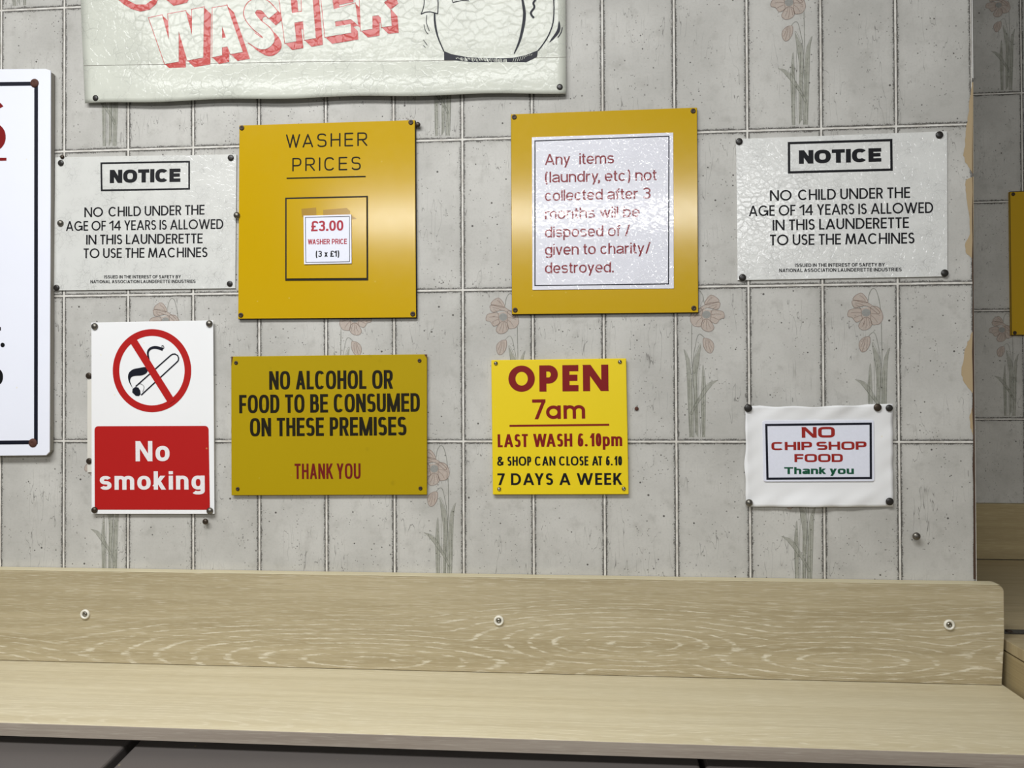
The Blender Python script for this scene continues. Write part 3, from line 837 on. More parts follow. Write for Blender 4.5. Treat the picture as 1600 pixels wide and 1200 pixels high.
for fpoly in faces + Aface:
    red += [w2(p, Fr.Y) for p in [fpoly] + sweep(fpoly)]
    red += stroke_polys(w2(fpoly, Fr.Y), 2.2 * PX, closed=True)
    white.append(w2(fpoly, Fw.Y))
sw = [[(q[0], q[1]) for q in p] for p in stroke_polys(Sl, 17.5)]
for p in sw: red += [w2(x, Fr.Y) for x in sweep(p) + [p]]
red += [w2(p, Fr.Y) for p in stroke_polys(Sl, 20.2)]
Fr.add(*union(red)); Fw.add(*union(white + [w2(p, Fw.Y) for p in sw]))
# feet of the line of letters above, cut by the frame
Fr.poly_px(c4([(735, -6), (770, 25), (820, 55), (875, 72), (935, 60), (975, 25), (990, -10), (962, -30), (950, 0), (910, 28), (850, 28), (800, 2), (785, -10)], 0),
           c4([(1030, -10), (1085, 36), (1168, 16), (1185, -10)], 0))
Fr.build('lettering', M['poster_red'], r, 'red shaded block lettering'); Fw.build('lettering', M['poster_white'], r, 'white letter faces edged in red')
Fc = Flat(Yp - .0005)
c6 = lambda pts: [(640 + x / 6.154, y / 6.154) for x, y in pts]
def cs(pts, w, taper=None, sm=True): Fc.stroke_px(smooth(c6(pts)) if sm else c6(pts), w, taper=taper)
cs([(140, -30), (140, 20), (130, 80), (108, 138)], 1.3); cs([(108, 138), (150, 118), (200, 114), (270, 132)], 1.5); cs([(270, 132), (274, 60), (272, -30)], 1.6)
cs([(240, 128), (244, 220), (270, 350), (330, 495)], 2.4, lambda t: .8 + .9 * math.sin(math.pi * min(1, t + .15)) * .6)
Fc.poly_px(c6([(330, 490), (400, 520), (560, 550), (720, 558), (900, 560), (1000, 555), (1120, 530), (1235, 482), (1225, 545), (1120, 600), (1000, 652), (960, 652), (880, 640), (600, 600), (450, 580), (332, 578)]))
cs([(1080, -40), (1085, 0), (1104, 130), (1090, 260), (1055, 400), (1005, 515)], 4.2, lambda t: .25 + .9 * math.sin(math.pi * min(1, max(0, t * .93 + .03))))
cs([(1215, -10), (1190, 30), (1200, 70), (1165, 125), (1195, 172)], 3.2); cs([(1384, -30), (1388, 90), (1378, 220), (1340, 330), (1290, 415), (1235, 487)], 1.9)
cs([(1438, 205), (1428, 300), (1345, 405)], 4.0, lambda t: .2 + math.sin(math.pi * t)); cs([(1468, 262), (1455, 315), (1425, 360)], 1.5)
for p in ([(165, 145), (162, 220), (190, 300)], [(138, 235), (150, 290), (178, 328)], [(132, 382), (152, 410), (170, 435)], [(132, 437), (142, 447), (152, 455)]): cs(p, 1.1)
cs([(402, -30), (410, 0), (416, 24)], 1.2); cs([(416, 24), (500, 4), (570, 6)], 1.3)
Fc.build('drawing', M['navy'], r, 'dark blue line drawing of a shaking washer')
Fh = Flat(Yp - .0010); rr = random.Random(5)
for i in range(34):
    x = 445 + i * 14.6 + rr.uniform(-3, 3); tpx = x
    y0 = 548 + (x - 445) * .03; y1 = 585 + (x - 445) * .085 - rr.uniform(2, 26)
    Fh.stroke_px(c6([(x, y0 + rr.uniform(0, 12)), (x + 8, y1)]), rr.uniform(.5, 1.5))
for i in range(9):
    x = 990 + i * 22; Fh.stroke_px(c6([(x + 14, 560 - i * 5), (x, 620 - i * 10 - rr.uniform(0, 20))]), .6)
Fh.build('hatching', M['poster_white'], r)
# fold line across the poster
Fd = Flat(Yp - .0004); Fd.stroke_px([(131, 102.5), (300, 99.5), (500, 96), (700, 94.5), (884, 89)], .55); Fd.build('crease', M['board_side'], r)

# --- the two NOTICE sheets
def notice(label, q, box_q, bw, head, lines, tiny, mat):
    Yf, Yb = -.0024, -.0010
    r = sign('notice_sheet', label, 'notice', q, Yf, Yb, mat, .0003, 'sheet')
    F = Flat(Yf - .0003); F.frame_px(box_q, bw); F.build('border', M['black_soft'], r)
    F = Flat(Yf - .0003); F.text('NOTICE', 'heavy', *head); F.build('heading', M['black_soft'], r); F = Flat(Yf - .0003)
    for t, (a, b, cp) in zip(('NO  CHILD UNDER THE', 'AGE OF 14 YEARS IS ALLOWED', 'IN THIS LAUNDERETTE', 'TO USE THE MACHINES'), lines): F.text(t, 'futura', a, b, cp)
    F.build('lettering', M['black_soft'], r); F = Flat(Yf - .0003)
    for t, (a, b, cp) in zip(('ISSUED IN THE INTEREST OF SAFETY BY', 'NATIONAL ASSOCIATION LAUNDERETTE INDUSTRIES'), tiny): F.text(t, 'tiny', a, b, cp)
    F.build('small_print', M['black_soft'], r)
    return r
NQ1 = [(86, 245.5), (369.5, 241), (367.5, 450.5), (84, 454)]
notice('plastic NOTICE sheet about children, left of the yellow WASHER PRICES board', NQ1, [(158.2, 255), (295.5, 252.5), (295.5, 295), (158.8, 297.4)], 2.8, ((171.5, 286), (281.8, 284), 20.5),
       [((131.8, 339.3), (319.5, 335.2), 15.2), ((103, 360.9), (348.8, 357.6), 15.2), ((134.5, 382.2), (316.5, 380), 15.2), ((130.5, 403.4), (324, 401.8), 15.2)],
       [((162.8, 435.1), (282.5, 434.8), 5), ((141.3, 442.5), (305.5, 442), 4.8)], M['notice'])
NQ2 = [(1150, 217), (1480, 205), (1480.5, 432), (1152.5, 438)]
notice('plastic NOTICE sheet about children, near the torn right end of the wall', NQ2, [(1232.7, 223.6), (1392.5, 218.8), (1393.1, 265), (1233, 269.3)], 3.5, ((1248.4, 256), (1377.1, 252.4), 21),
       [((1203.1, 313.9), (1422.1, 309), 16.6), ((1170.1, 337.9), (1458.1, 332.6), 16.6), ((1207.3, 360.1), (1420.3, 356), 16.6), ((1203.1, 383.5), (1429, 380.3), 16.8)],
       [((1242.4, 417.1), (1382.5, 416.2), 5.4), ((1217.5, 425.2), (1408.9, 423.6), 5.4)], M['notice_clean'])

# --- yellow WASHER PRICES board
Yf, Yb = -.0062, -.0015
q = [(374, 196), (648, 187.5), (650, 496), (372, 498)]
r = thing('price_board', 'yellow board headed WASHER PRICES with a small white price card', 'sign', cen(q, Yb))
link('panel', prism('panel', quad_px(q, Yf), Yf, Yf + .0018, .0003), M['yellow_price'], r)
link('core', prism('core', quad_px([(374 - .9, 196.2), (649.1, 187.6), (651.3, 496.8), (371.4, 498.8)], Yf), Yf + .002, Yb), M['black_core'], r)
F = Flat(Yf - .0002)
F.text('WASHER', 'engrave', (446.7, 231.3), (573.9, 228), 21.3); F.text('PRICES', 'engrave', (456.6, 267.8), (563.6, 265.6), 21)
F.build('lettering', M['engraved'], r); F = Flat(Yf - .0002); F.stroke_px([(448.6, 278.6), (570.5, 275.8)], 2.2, rnd=True); F.build('underline', M['engraved'], r)
sq = [(446.7, 310), (573.3, 307.1), (573.6, 435.5), (446.7, 436.4)]
Ys = Yf - .0022
link('slot_edge', prism('slot_edge', quad_px([(445.6, 308.8), (574.5, 305.9), (575.0, 437.6), (445.6, 438.2)], Yf - .001), Yf - .001, Yf - .0001), M['black_core'], r)
link('slot_plate', prism('slot_plate', quad_px([(447.8, 311.2), (572.4, 308.4), (572.7, 434.3), (447.8, 435.2)], Ys), Ys, Yf - .0011, .0002), M['yellow_price'], r)
for tq in ([(471, 326.5), (494, 324.3), (494.5, 338), (472, 339)], [(505, 328), (542, 325), (547, 330), (546, 337), (505, 338)], [(549.5, 336.5), (557.5, 342), (549.8, 342.5)]):
    link('tape', prism('tape', [(p.x, p.z) for p in (at(x, y, Ys) for x, y in tq)], Ys - .0003, Ys - .0001), M['tape'], r)
cq = [(474.1, 336.9), (548.8, 335.1), (549.3, 411.6), (475, 413)]
card = link('price_card', prism('price_card', quad_px(cq, Ys - .0018), Ys - .0018, Ys - .0005, .0002), M['card'], r, cen(cq, Ys))
card['label'] = 'white price card'
Yc = Ys - .0020
F = Flat(Yc); F.frame_px([(477.2, 339.6), (545.9, 338), (546.2, 408.8), (477.9, 410.1)], .9); F.build('border', M['navy'], card)
F = Flat(Yc); F.text('£3.00', 'boldhelv', (486, 361.5), (536.5, 360.2), 16.2); F.text('WASHER PRICE', 'boldhelv', (481, 381.9), (542, 381.2), 8.2); F.build('lettering', M['card_red'], card, 'red lettering')
F = Flat(Yc); F.text('(3 x £1)', 'boldhelv', (493.3, 401.4), (530, 400.9), 9.4); F.build('lettering', M['black'], card, 'black lettering')
for x, y in ((378, 200), (642, 191.3), (376.5, 492.5), (645, 490.6)): screw(r, x, y, Yf, .0037, M['screw_dark'])

# --- yellow board with the laundry sheet
q = [(798.5, 178.5), (1089, 168), (1091, 488), (800, 491)]
r = thing('laundry_board', 'yellow board with a laminated white sheet about uncollected laundry', 'sign', cen(q, Yb))
link('panel', prism('panel', quad_px(q, Yf), Yf, Yf + .0018, .0003), M['yellow_items'], r)
link('core', prism('core', quad_px([(798, 178.7), (1089.7, 168.1), (1092, 488.6), (799.6, 491.8)], Yf), Yf + .002, Yb), M['black_core'], r)
pq = [(831, 214.4), (1052, 207), (1052.9, 450.7), (831.9, 453)]
pp = link('paper_sheet', prism('paper_sheet', quad_px(pq, Yf - .0010), Yf - .0010, Yf - .0002, .0002), M['items_paper'], r, cen(pq, Yf)); pp['label'] = 'glossy laminated white sheet'
Yt = Yf - .0012
F = Flat(Yt); F.frame_px([(835.9, 220.2), (1045.2, 212.8), (1044.6, 443.6), (835.9, 446.2)], 1.6); F.build('border', M['navy'], pp)
F = Flat(Yt)
for t, (yl, yr, xr) in (('Any   items', (257.8, 255.2, 959.4)), ('(laundry, etc) not', (285.5, 281.5, 1026)), ('collected after 3', (314.1, 310.2, 1016.6)), ('months will be', (342.5, 339, 999.6)),
                        ('disposed of /', (371.1, 368.3, 984.6)), ('given to charity/', (398.6, 395.8, 1016.6)), ('destroyed.', (427.2, 425.5, 959))):
    F.text(t, 'helv', (851.4, yl), (xr, yr), 17.0)
F.build('lettering', M['items_red'], pp)
for x, y in ((803.5, 183), (1083, 173.5), (805, 484.5), (1084, 481.5)): screw(r, x, y, Yf, .0036, M['screw_dark'])

# --- no smoking sign
q = [(142.5, 504), (333, 500.5), (335, 803), (143, 803)]
Yf, Yb = -.0062, -.0052
r = sign('smoking_sign', 'white and red No smoking sign with crossed-out cigarette', 'sign', q, Yf, Yb, M['smoke_white'], .0003)
F = Flat(Yf - .0003); cx, cy, R_ = 237.4, 579.1, 56.6
F.stroke_px([(cx + 56.2 * math.cos(a * math.pi / 40), cy + 59.6 * math.sin(a * math.pi / 40)) for a in range(80)], 11, closed=True)
F.build('prohibition_ring', M['sign_red'], r)
F = Flat(Yf - .0009); F.stroke_px([(206, 529), (268.5, 628.5)], 12.2); F.build('prohibition_bar', M['sign_red'], r)
s5 = lambda pts: [(100 + x / 3.53, 480 + y / 3.53) for x, y in pts]
F = Flat(Yf - .0006)
F.stroke_px(s5([(395, 437), (585, 268), (598, 259), (612, 258), (626, 266), (632, 280), (630, 294), (620, 305), (425, 485)]), 2.0)
F.poly_px(s5([(376, 470), (378, 450), (392, 440), (410, 443), (420, 460), (422, 480), (412, 490), (395, 488)]))
F.stroke_px(smooth(s5([(408, 425), (425, 423), (440, 436), (440, 450), (434, 468)])), .6)
F.poly_px(smooth(s5([(378, 445), (362, 420), (353, 390), (358, 362), (380, 343), (410, 336), (450, 330), (462, 345), (452, 365), (425, 376), (395, 378), (372, 385), (364, 405), (372, 430)]), True))
F.stroke_px(smooth(s5([(468, 290), (462, 255), (468, 236), (485, 224), (510, 222), (545, 232)])), 4.6, taper=lambda t: .55 + .55 * t)
F.stroke_px(smooth(s5([(540, 232), (550, 225), (548, 213), (540, 212), (540, 219)])), 1.0)
F.build('cigarette', M['navy'], r)
def rrect(q, rad, Y, n=6):
    P = [at(x, y, Y) for x, y in q]; P = [Vector((p.x, p.z)) for p in P]; o = []
    for i in range(4):
        a, b, c = P[i - 1], P[i], P[(i + 1) % 4]; u = (a - b).normalized(); v = (c - b).normalized(); ce = b + (u + v) * rad
        for k in range(n + 1):
            t = k / n * math.pi / 2; o.append(ce - v * rad * math.cos(t) - u * rad * math.sin(t))
    return [(p.x, p.y) for p in o]
F = Flat(Yf - .0003); F.add(*union([rrect([(147.6, 666), (325.8, 665.4), (328, 796.6), (148, 796.4)], .0058, F.Y)])); F.build('red_field', M['sign_red'], r)
F = Flat(Yf - .0006); F.text('No', 'smoke', (211.9, 720.8), (265, 720.5), 31.6); F.text('smoking', 'smoke', (155.8, 765.3), (320, 764.8), 28.6); F.build('lettering', M['letter_white'], r, 'white lettering')
# older sheet behind it
q = [(136.5, 592), (334.5, 588), (335.5, 735), (136.5, 738)]
tag(link('old_sheet', prism('old_sheet', quad_px(q, -.0022), -.0022, -.0010), M['paper_old'], None, cen(q, -.001)), 'older pale sheet whose edges peep out behind the No smoking sign', 'notice')

# --- no alcohol sign
q = [(361, 557), (667, 553.5), (667, 773), (361.5, 774)]
Yf, Yb = -.0062, -.0030
r = sign('alcohol_sign', 'old mustard yellow sign forbidding alcohol and food, beside No smoking sign', 'sign', q, Yf, Yb, M['yellow_alcohol'], .0005)
F = Flat(Yf - .0003)
F.text('NO ALCOHOL OR', 'cond', (420.6, 608.8), (614, 607.3), 28.8); F.text('FOOD TO BE CONSUMED', 'cond', (373.8, 645.7), (656.1, 643.2), 28.5); F.text('ON THESE PREMISES', 'cond', (390.6, 681.9), (635.2, 680.1), 28.6)
F.build('lettering', M['engraved'], r, 'black lettering')
F = Flat(Yf - .0003); F.text('THANK YOU', 'condlight', (460.4, 748.4), (563.4, 748), 23.9); F.build('lettering', M['old_red'], r, 'dark red lettering')
F = Flat(Yf - .0003); F.poly_px([(361.3, 557), (364, 557.4), (362.5, 566), (361.5, 572)]); F.build('rust_chip', M['rust'], r)
F = Flat(Yf - .0003); F.poly_px([(663, 553.8), (666.8, 553.6), (666.8, 560)]); F.build('rust_chip', M['rust'], r)
for x, y in ((369, 567), (655.5, 563.5), (371.5, 764), (657, 763)): screw(r, x, y, Yf, .0029, M['screw_dark'])

# --- opening hours sign
q = [(767.5, 562.7), (978.5, 560), (982.5, 772.5), (770, 773)]
Yf, Yb = -.0068, -.0025
r = sign('opening_sign', 'bright yellow OPEN 7am opening hours sign with silver screws', 'sign', q, Yf, Yb, M['yellow_open'], .0008)
F = Flat(Yf - .0003)
F.text('OPEN', 'futbold', (794.6, 612.3), (950.8, 610.9), 40.8); F.text('7am', 'futmed', (831.9, 655.2), (914.4, 653.9), 31); F.build('heading', M['maroon'], r, 'dark red heading')
F = Flat(Yf - .0003); F.stroke_px([(796.1, 665.4), (951.9, 663.6)], 3.0); F.build('underline', M['maroon'], r, 'dark red line')
F = Flat(Yf - .0003); F.text('LAST WASH 6. 10pm', 'futcond', (777.7, 698.8), (972.3, 696.9), 20.2)
F.build('lettering', M['maroon'], r, 'dark red lettering')
F = Flat(Yf - .0003); F.text('& SHOP CAN CLOSE AT 6. 10', 'futcond', (776.8, 727.7), (971.9, 727.1), 14.3); F.text('7 DAYS A WEEK', 'gill', (777.3, 758), (972.3, 757.6), 18.4)
F.build('lettering', M['black'], r, 'black lettering')
for x, y in ((774.8, 567.8), (968.5, 565.5), (780, 764), (974.5, 763.5)): screw(r, x, y, Yf, .0030, M['screw_bright'], 'dome')

# --- chip shop paper
q = [(1163, 634.5), (1395, 631), (1396, 792), (1166, 791.5)]
r = thing('chip_shop_notice', 'crumpled white paper with a framed NO CHIP SHOP FOOD card', 'notice', cen(q, -.002))
NU, NV = 48, 36; Yq = -.0045
A, B, C_, D_ = [at(x, y, Yq) for x, y in q]; vv = []; ff = []; rr = random.Random(11)
ph = [rr.uniform(0, 6) for _ in range(8)]
def wave(u, t):
    inner = min(1, max(0, (max(abs(u - .5) / .40, abs(t - .5) / .33) - .9) / .4))      # 0 over the card
    w = .0009 * math.sin(u * 19 + ph[0] + 3 * t) + .0008 * math.sin(t * 15 + ph[1] + 5 * u) + .0006 * math.sin((u + t) * 31 + ph[2])
    top = math.exp(-((t) / .06) ** 2) * (.0022 * math.sin(u * math.pi) ** 2 * (1 + .6 * math.sin(u * 21)))
    bot = math.exp(-((1 - t) / .10) ** 2) * .0035 * math.sin(min(1, u * 1.15) * math.pi) ** 2
    lef = math.exp(-(u / .04) ** 2) * .0018 * math.sin(t * math.pi)
    return (w * .9 + .0012) * inner + top + bot + lef
for j in range(NV + 1):
    t = j / NV
    for i in range(NU + 1):
        u = i / NU; p = (A * (1 - u) + B * u) * (1 - t) + (D_ * (1 - u) + C_ * u) * t
        dz = 0.0
        if j == 0: dz = -.0022 * max(0, math.sin((u - .10) * math.pi / .75)) + .0008 * math.sin(u * 23) if .1 < u < .85 else 0
        if i == 0: p = p + Vector((.0012 * math.sin(t * 7) + .0007 * math.sin(t * 19), 0, 0))
        vv.append((p.x, Yq + .0012 - wave(u, t), p.z + dz))
for j in range(NV):
    for i in range(NU):
        a = j * (NU + 1) + i; ff.append((a, a + NU + 1, a + NU + 2, a + 1))
sh = link('paper_sheet', mesh('paper_sheet', vv, ff, smooth=True), M['paper'], r)
md_ = sh.modifiers.new('thickness', 'SOLIDIFY'); md_.thickness = .0004; md_.offset = -1
cq = [(1191.2, 657.2), (1365, 656), (1366, 752), (1193, 752.6)]
pts = rrect(cq, .003, Yq)
card = link('printed_card', prism('printed_card', pts, Yq - .0006, Yq + .0002, .0002), M['card'], r, cen(cq, Yq)); card['label'] = 'white laminated card with rounded corners'
F = Flat(Yq - .0009); F.frame_px([(1197.3, 664), (1360.4, 662), (1360.8, 746.8), (1199.2, 748)], 3.3); F.build('border', M['navy'], card)
F = Flat(Yq - .0009); F.text('NO', 'micro', (1252.8, 684), (1304.6, 683.6), 16.7); F.text('CHIP SHOP', 'micro', (1205.4, 703.4), (1354, 702.6), 12.7); F.text('FOOD', 'micro', (1241.4, 722), (1317, 721.8), 12.6)
F.build('lettering', M['chip_red'], card, 'red lettering')
F = Flat(Yq - .0009); F.text('Thank you', 'micro', (1225.4, 740.8), (1334.2, 740.7), 10.9); F.build('lettering', M['chip_green'], card, 'green lettering')

# --- yellow board in the recess
Yf, Yb = YR - .006, YR - .001
q = [(1577.5, 299.5), (1760, 291), (1762, 523), (1580, 524)]
r = sign('recess_sign', 'yellow board on the shadowed recess wall, cut off at right edge', 'sign', q, Yf, Yb, M['yellow_far'], .0005)
F = Flat(Yf - .0003); F.frame_px([(1577.9, 299.9), (1759, 292), (1761, 522.5), (1580.4, 523.5)], .8); F.build('border', M['black_core'], r)
for x, y in ((1583, 303.5), (1585.5, 520)): screw(r, x, y, Yf, .0038, M['screw_dark'])

# ------------------------------------------------------------------ pins and nails
PINS = {}
def pin_mesh(kind):
    if kind in PINS: return PINS[kind]
    if kind == 'flat': prof = [(.0047, 0), (.0050, .0006), (.0048, .0014), (.0040, .0021), (.0022, .0024), (.0005, .0025)]
    elif kind == 'dome': prof = [(.0050, 0), (.0052, .0008), (.0050, .0018), (.0042, .0031), (.0028, .0042), (.0012, .0046), (.0003, .0047)]
    else: prof = [(.0012, 0), (.0012, .006), (.0046, .0062), (.0050, .0070), (.0048, .0082), (.0038, .0096), (.0020, .0104), (.0004, .0106)]
    PINS[kind] = lathe('drawing_pin', prof); return PINS[kind]
PROTO = {}
def pin(px, py, Y, kind, mat, label, scale=1.0, name='drawing_pin', cat='pin', tilt=0.0):
    key = (kind, mat)
    if key not in PROTO:
        me = pin_mesh(kind).copy(); me.materials.append(M[mat]); o = bpy.data.objects.new(name, me); PROTO[key] = o
    else: o = PROTO[key].copy(); o.name = name
    COL.objects.link(o); o.location = at(px, py, Y - .001); o.location.y = Y; o.scale = (scale,) * 3; o.rotation_euler = (0, 0, tilt)
    if kind != 'nail': o['group'] = 'pins holding the paper signs'
    tag(o, label, cat); return o
YN = -.0025
pin(149, 153, Yp - .0009, 'flat', 'pin_black', 'black pin at the bottom left corner of the washer poster', .9)
pin(874.5, 135.8, Yp - .0009, 'flat', 'pin_black', 'black pin at the bottom right corner of the washer poster', .9)
pin(94.8, 254.5, YN, 'flat', 'pin_black', 'black pin at the top left corner of the left NOTICE sheet', .95)
pin(97, 245, -.0026, 'dome', 'pin_dark', 'dark pin touching above the top left pin of the left NOTICE sheet', .62)
pin(360.3, 246.4, YN, 'flat', 'pin_black', 'black pin at the top right corner of the left NOTICE sheet', .95)
pin(88, 449.5, YN, 'flat', 'pin_black', 'black pin at the bottom left corner of the left NOTICE sheet', .95)
pin(358.7, 443.3, YN, 'flat', 'pin_black', 'black pin at the bottom right corner of the left NOTICE sheet', .9)
pin(94.3, 348.7, YN, 'dome', 'pin_steel', 'grey domed pin halfway down the left side of the left NOTICE sheet', .95)
pin(369.8, 336.3, -.0066, 'dome', 'pin_steel', 'silver domed pin between the left NOTICE sheet and the WASHER PRICES board', .95)
pin(653.8, 196.5, -.0003, 'nail', 'pin_dark', 'dark nail in the wall right of the WASHER PRICES board', .8, 'wall_nail', 'nail')
pin(1155, 221, YN, 'flat', 'pin_black', 'black pin at the top left corner of the right NOTICE sheet')
pin(1468, 210.7, YN, 'flat', 'pin_black', 'black pin at the top right corner of the right NOTICE sheet', 1.05)
pin(1160.3, 433.6, YN, 'flat', 'pin_black', 'black pin at the bottom left corner of the right NOTICE sheet', 1.03)
pin(1476.3, 426.6, YN, 'flat', 'pin_black', 'black pin at the bottom right corner of the right NOTICE sheet', 1.05)
YS = -.0063
pin(147.8, 510, YS, 'dome', 'pin_steel', 'domed pin at the top left corner of the No smoking sign')
pin(327, 505.7, YS, 'dome', 'pin_steel', 'domed pin at the top right corner of the No smoking sign')
pin(147.6, 797, YS, 'dome', 'pin_dark', 'dark domed pin at the bottom left corner of the No smoking sign', .95)
pin(327.8, 798.3, YS, 'dome', 'pin_steel', 'silver domed pin at the bottom right corner of the No smoking sign')
pin(323.6, 814, -.0003, 'nail', 'pin_dark', 'dark nail in the wall just under the No smoking sign', .9, 'wall_nail', 'nail')
pin(138.3, 587, -.0023, 'flat', 'pin_dark', 'dark pin half hidden by the upper left side of the No smoking sign', .95)
pin(139, 720.5, -.0023, 'flat', 'pin_dark', 'dark pin half hidden by the red lower left side of the No smoking sign', .95)
YC = -.0078
pin(1169, 637.7, -.0050, 'flat', 'pin_black', 'black pin at the top left corner of the chip shop paper', 1.15)
pin(1371.4, 636.6, YC + .002, 'flat', 'pin_dark', 'brownish pin beside the top right pin of the chip shop paper', 1.1)
pin(1389.6, 637.6, -.0055, 'flat', 'pin_black', 'black pin at the top right corner of the chip shop paper', 1.0)
pin(1170.6, 785.6, -.0058, 'dome', 'pin_steel', 'grey domed pin at the bottom left corner of the chip shop paper', 1.0)
pin(1390.3, 783.7, -.0058, 'flat', 'pin_black', 'black pin at the bottom right corner of the chip shop paper', 1.1)
pin(1428.6, 836.5, -.0003, 'nail', 'pin_steel', 'grey nail alone in the wall below right of the chip shop paper', 1.1, 'wall_nail', 'nail')
pin(994.8, 638.5, -.0008, 'flat', 'rust', 'small rusty plug in the wall right of the OPEN sign', .58, 'wall_plug', 'plug')

# ------------------------------------------------------------------ shelf with its back board
YU = -.021                                       # front of the back board
ZS = at(800, 1052.3, YU).z                       # top of the shelf
zt = at(800, 897.0, -.001).z
XS0 = XL + .002
p_r = at(1569, 925, YU); XU = p_r.x
def upstand(name, x0, x1, z0, z1, yf, yb, rad):
    pts = [(x0, z0), (x1 - .004, z0), (x1, z0 + (z1 - z0) * .5)] + [(x1 - rad + rad * math.cos(a), z1 - rad + rad * math.sin(a)) for a in [k * math.pi / 12 for k in range(7)]] + [(x0, z1)]
    return prism(name, pts, yf, yb, .0008)
r = thing('back_board', 'long limed oak board along the wall behind the shelf, with white screw cups', 'board', ((XS0 + XU) / 2, -.010, ZS + .0006))
link('board', upstand('board', XS0, XU, ZS + .0006, zt - .0009, YU, -.0012, .009), M['wood_up'], r)
link('edging', prism('edging', [(XS0, zt - .0008), (XU - .009, zt - .0008), (XU - .005, zt - .0004), (XU - .009, zt), (XS0, zt)], YU, -.0012, .0003), M['wood_lit_edge'], r)['label'] = 'top edge of the board, coloured paler as lit from above'
cup_me = lathe('screw_cup', [(.0072, 0), (.0074, .001), (.0070, .0028), (.0058, .0036), (.0046, .0030), (.0040, .0016), (.0020, .0014)])
cup_me.materials.append(M['cup'])
scr_me = lathe('screw', [(.0036, 0), (.0035, .0010), (.0024, .0017), (.0010, .0018), (.0008, .0010)]); scr_me.materials.append(M['screw_bright'])
for x, y in ((132.5, 960), (779.3, 970), (1483.5, 976.5)):
    c = bpy.data.objects.new('screw_cup', cup_me); COL.objects.link(c); c.parent = r; c.location = at(x, y, YU - .002) - Vector(r['_w']); c.location.y = YU - r.location.y
    c['label'] = 'white screw cup'
    s = bpy.data.objects.new('screw', scr_me); COL.objects.link(s); s.parent = c; s.location = (0, -.0016, 0)
# shelf
pf = atz(800, 1154.5, ZS); YSF = pf.y
zb = at(800, 1176, YSF).z
XSR = atx(1565, 1065, XU).x + .0005
r = thing('laundry_shelf', 'limed oak shelf running along the wall above the dark machine tops', 'shelf', ((XS0 + XU) / 2, YSF / 2, zb))
link('shelf_top', box('shelf_top', XS0, XU - .001, YSF + .0012, -.0005, zb, ZS, .0008), M['wood_top'], r)
link('front_edging', box('front_edging', XS0, XU - .001, YSF, YSF + .0011, zb, ZS - .0003, .0003), M['wood_edge'], r)['label'] = 'greyish wood edging strip'
# right hand counter, a little higher, running forward beside the shelf
XC = XU + .0045
pe = atx(1569.5, 999, XC); ZC = pe.z
pe2 = atx(1569.5, 1016, XC); thick = ZC - pe2.z
YJ = atz(1580, 991, ZC).y
r = thing('side_counter', 'limed oak counter at the right edge, standing higher than the long shelf', 'counter', (XC + .3, -.2, 0))
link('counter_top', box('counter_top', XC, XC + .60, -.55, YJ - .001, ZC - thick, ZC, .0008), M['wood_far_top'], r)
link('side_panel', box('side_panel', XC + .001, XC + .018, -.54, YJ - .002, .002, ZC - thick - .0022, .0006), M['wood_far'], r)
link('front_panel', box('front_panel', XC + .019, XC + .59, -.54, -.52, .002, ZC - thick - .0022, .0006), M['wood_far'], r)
me = box('joining_strip', XE - .08, XC + .60, YJ - .0005, YJ + .012, ZC + .0003, ZC + .0035, .0006)
r2 = link('joining_strip', me, M['strip'], None, (XC + .2, YJ, ZC)); tag(r2, 'grey metal strip joining the two counter tops at the right edge', 'metal strip')
sc = bpy.data.objects.new('screw', lathe('screw', [(.0046, 0), (.0046, .001), (.003, .002), (.001, .0021)])); COL.objects.link(sc); sc.data.materials.append(M['screw_dark']); sc.parent = r2
pz = atz(1576.5, 986.5, ZC + .0036); sc.location = pz - Vector(r2['_w']); sc.rotation_euler = (-math.pi / 2, 0, 0)
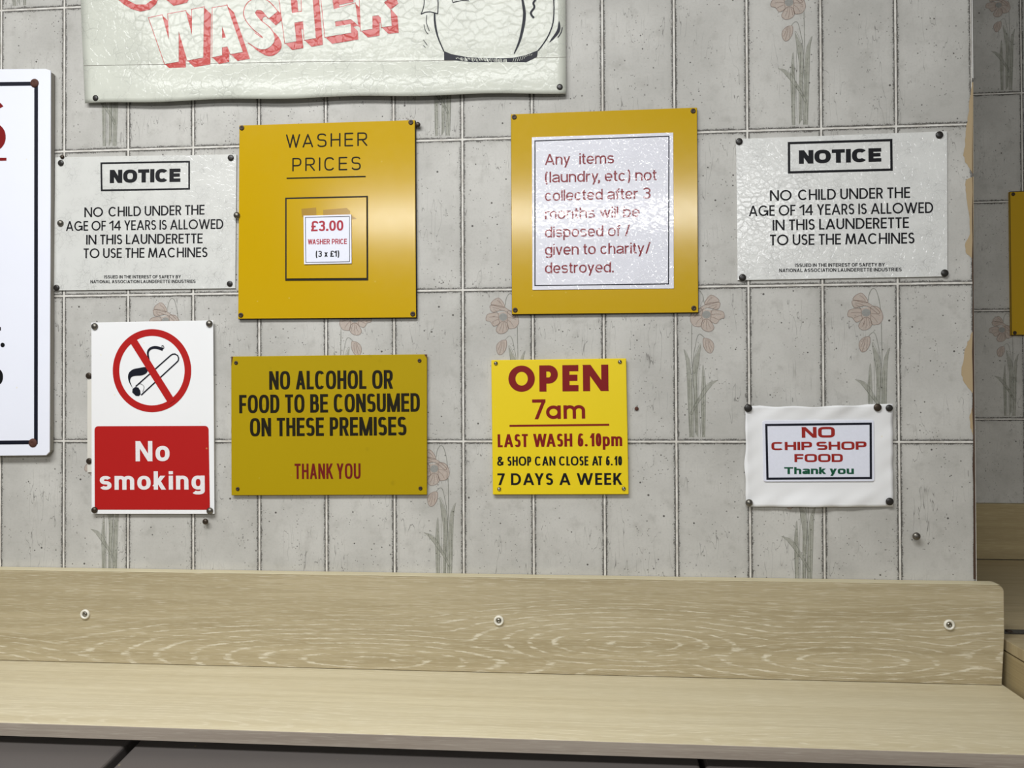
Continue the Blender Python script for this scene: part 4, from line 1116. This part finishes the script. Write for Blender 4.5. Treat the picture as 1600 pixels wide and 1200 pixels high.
r = link('recess_counter', box('recess_counter', XE - .08, XE + 1.1, YJ + .0005, YR - .022, ZC - thick, ZC, .0008), M['wood_far_top'], None, (XE + .4, .3, ZC - thick))
tag(r, 'shadowed limed oak counter top deep in the recess at right', 'counter')
# support under the recess counter
Yu = YR - .019
zt2 = at(1560, 787.5, Yu).z
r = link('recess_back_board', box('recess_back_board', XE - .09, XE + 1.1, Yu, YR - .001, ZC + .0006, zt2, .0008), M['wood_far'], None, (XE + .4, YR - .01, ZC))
tag(r, 'shadowed limed oak board on the recess wall above the recess counter', 'board')

# ------------------------------------------------------------------ machines whose tops show under the shelf
ym0 = YSF + .055; slope = math.tan(math.radians(6.5))
def machine_x(px, py, y): return at(px, py, y).x
zgap = zb - .006
jl = atz(196, 1163, zgap).x; jr = atz(1097, 1186, zgap).x
def machine(x0, x1, label):
    depth = .62; zf = zgap - slope * depth
    r = thing('washing_machine', label, 'washing machine', ((x0 + x1) / 2, ym0 - depth / 2, 0.002))
    bm = bmesh.new()
    pts = [(ym0, zgap), (ym0 - depth + .03, zf + slope * .03), (ym0 - depth + .008, zf - .006), (ym0 - depth, zf - .03), (ym0 - depth, zf - .05), (ym0, zf - .05)]
    a = [bm.verts.new((x0, y, z)) for y, z in pts]; b = [bm.verts.new((x1, y, z)) for y, z in pts]
    bm.faces.new(a); bm.faces.new(b[::-1])
    for i in range(len(pts)): bm.faces.new((a[i], b[i], b[(i + 1) % len(pts)], a[(i + 1) % len(pts)]))
    bmesh.ops.recalc_face_normals(bm, faces=bm.faces); bevel(bm, .004, 3)
    link('top_panel', bm_mesh('top_panel', bm), M['machine'], r)
    link('body', box('body', x0 + .004, x1 - .004, ym0 - depth + .006, ym0 - .004, .002, zf - .051, .004), M['machine_body'], r)
G_ = .0062
machine(jl - .82, jl - G_, 'dark grey machine top at the bottom left, left of the slanting black gap')
machine(jl + G_, jr - .003, 'wide dark grey machine top under the middle of the shelf')
machine(jr + .003, min(XC - .004, jr + .80), 'dark grey machine top at the bottom right under the shelf')

for o in bpy.data.objects:
    if '_w' in o: del o['_w']
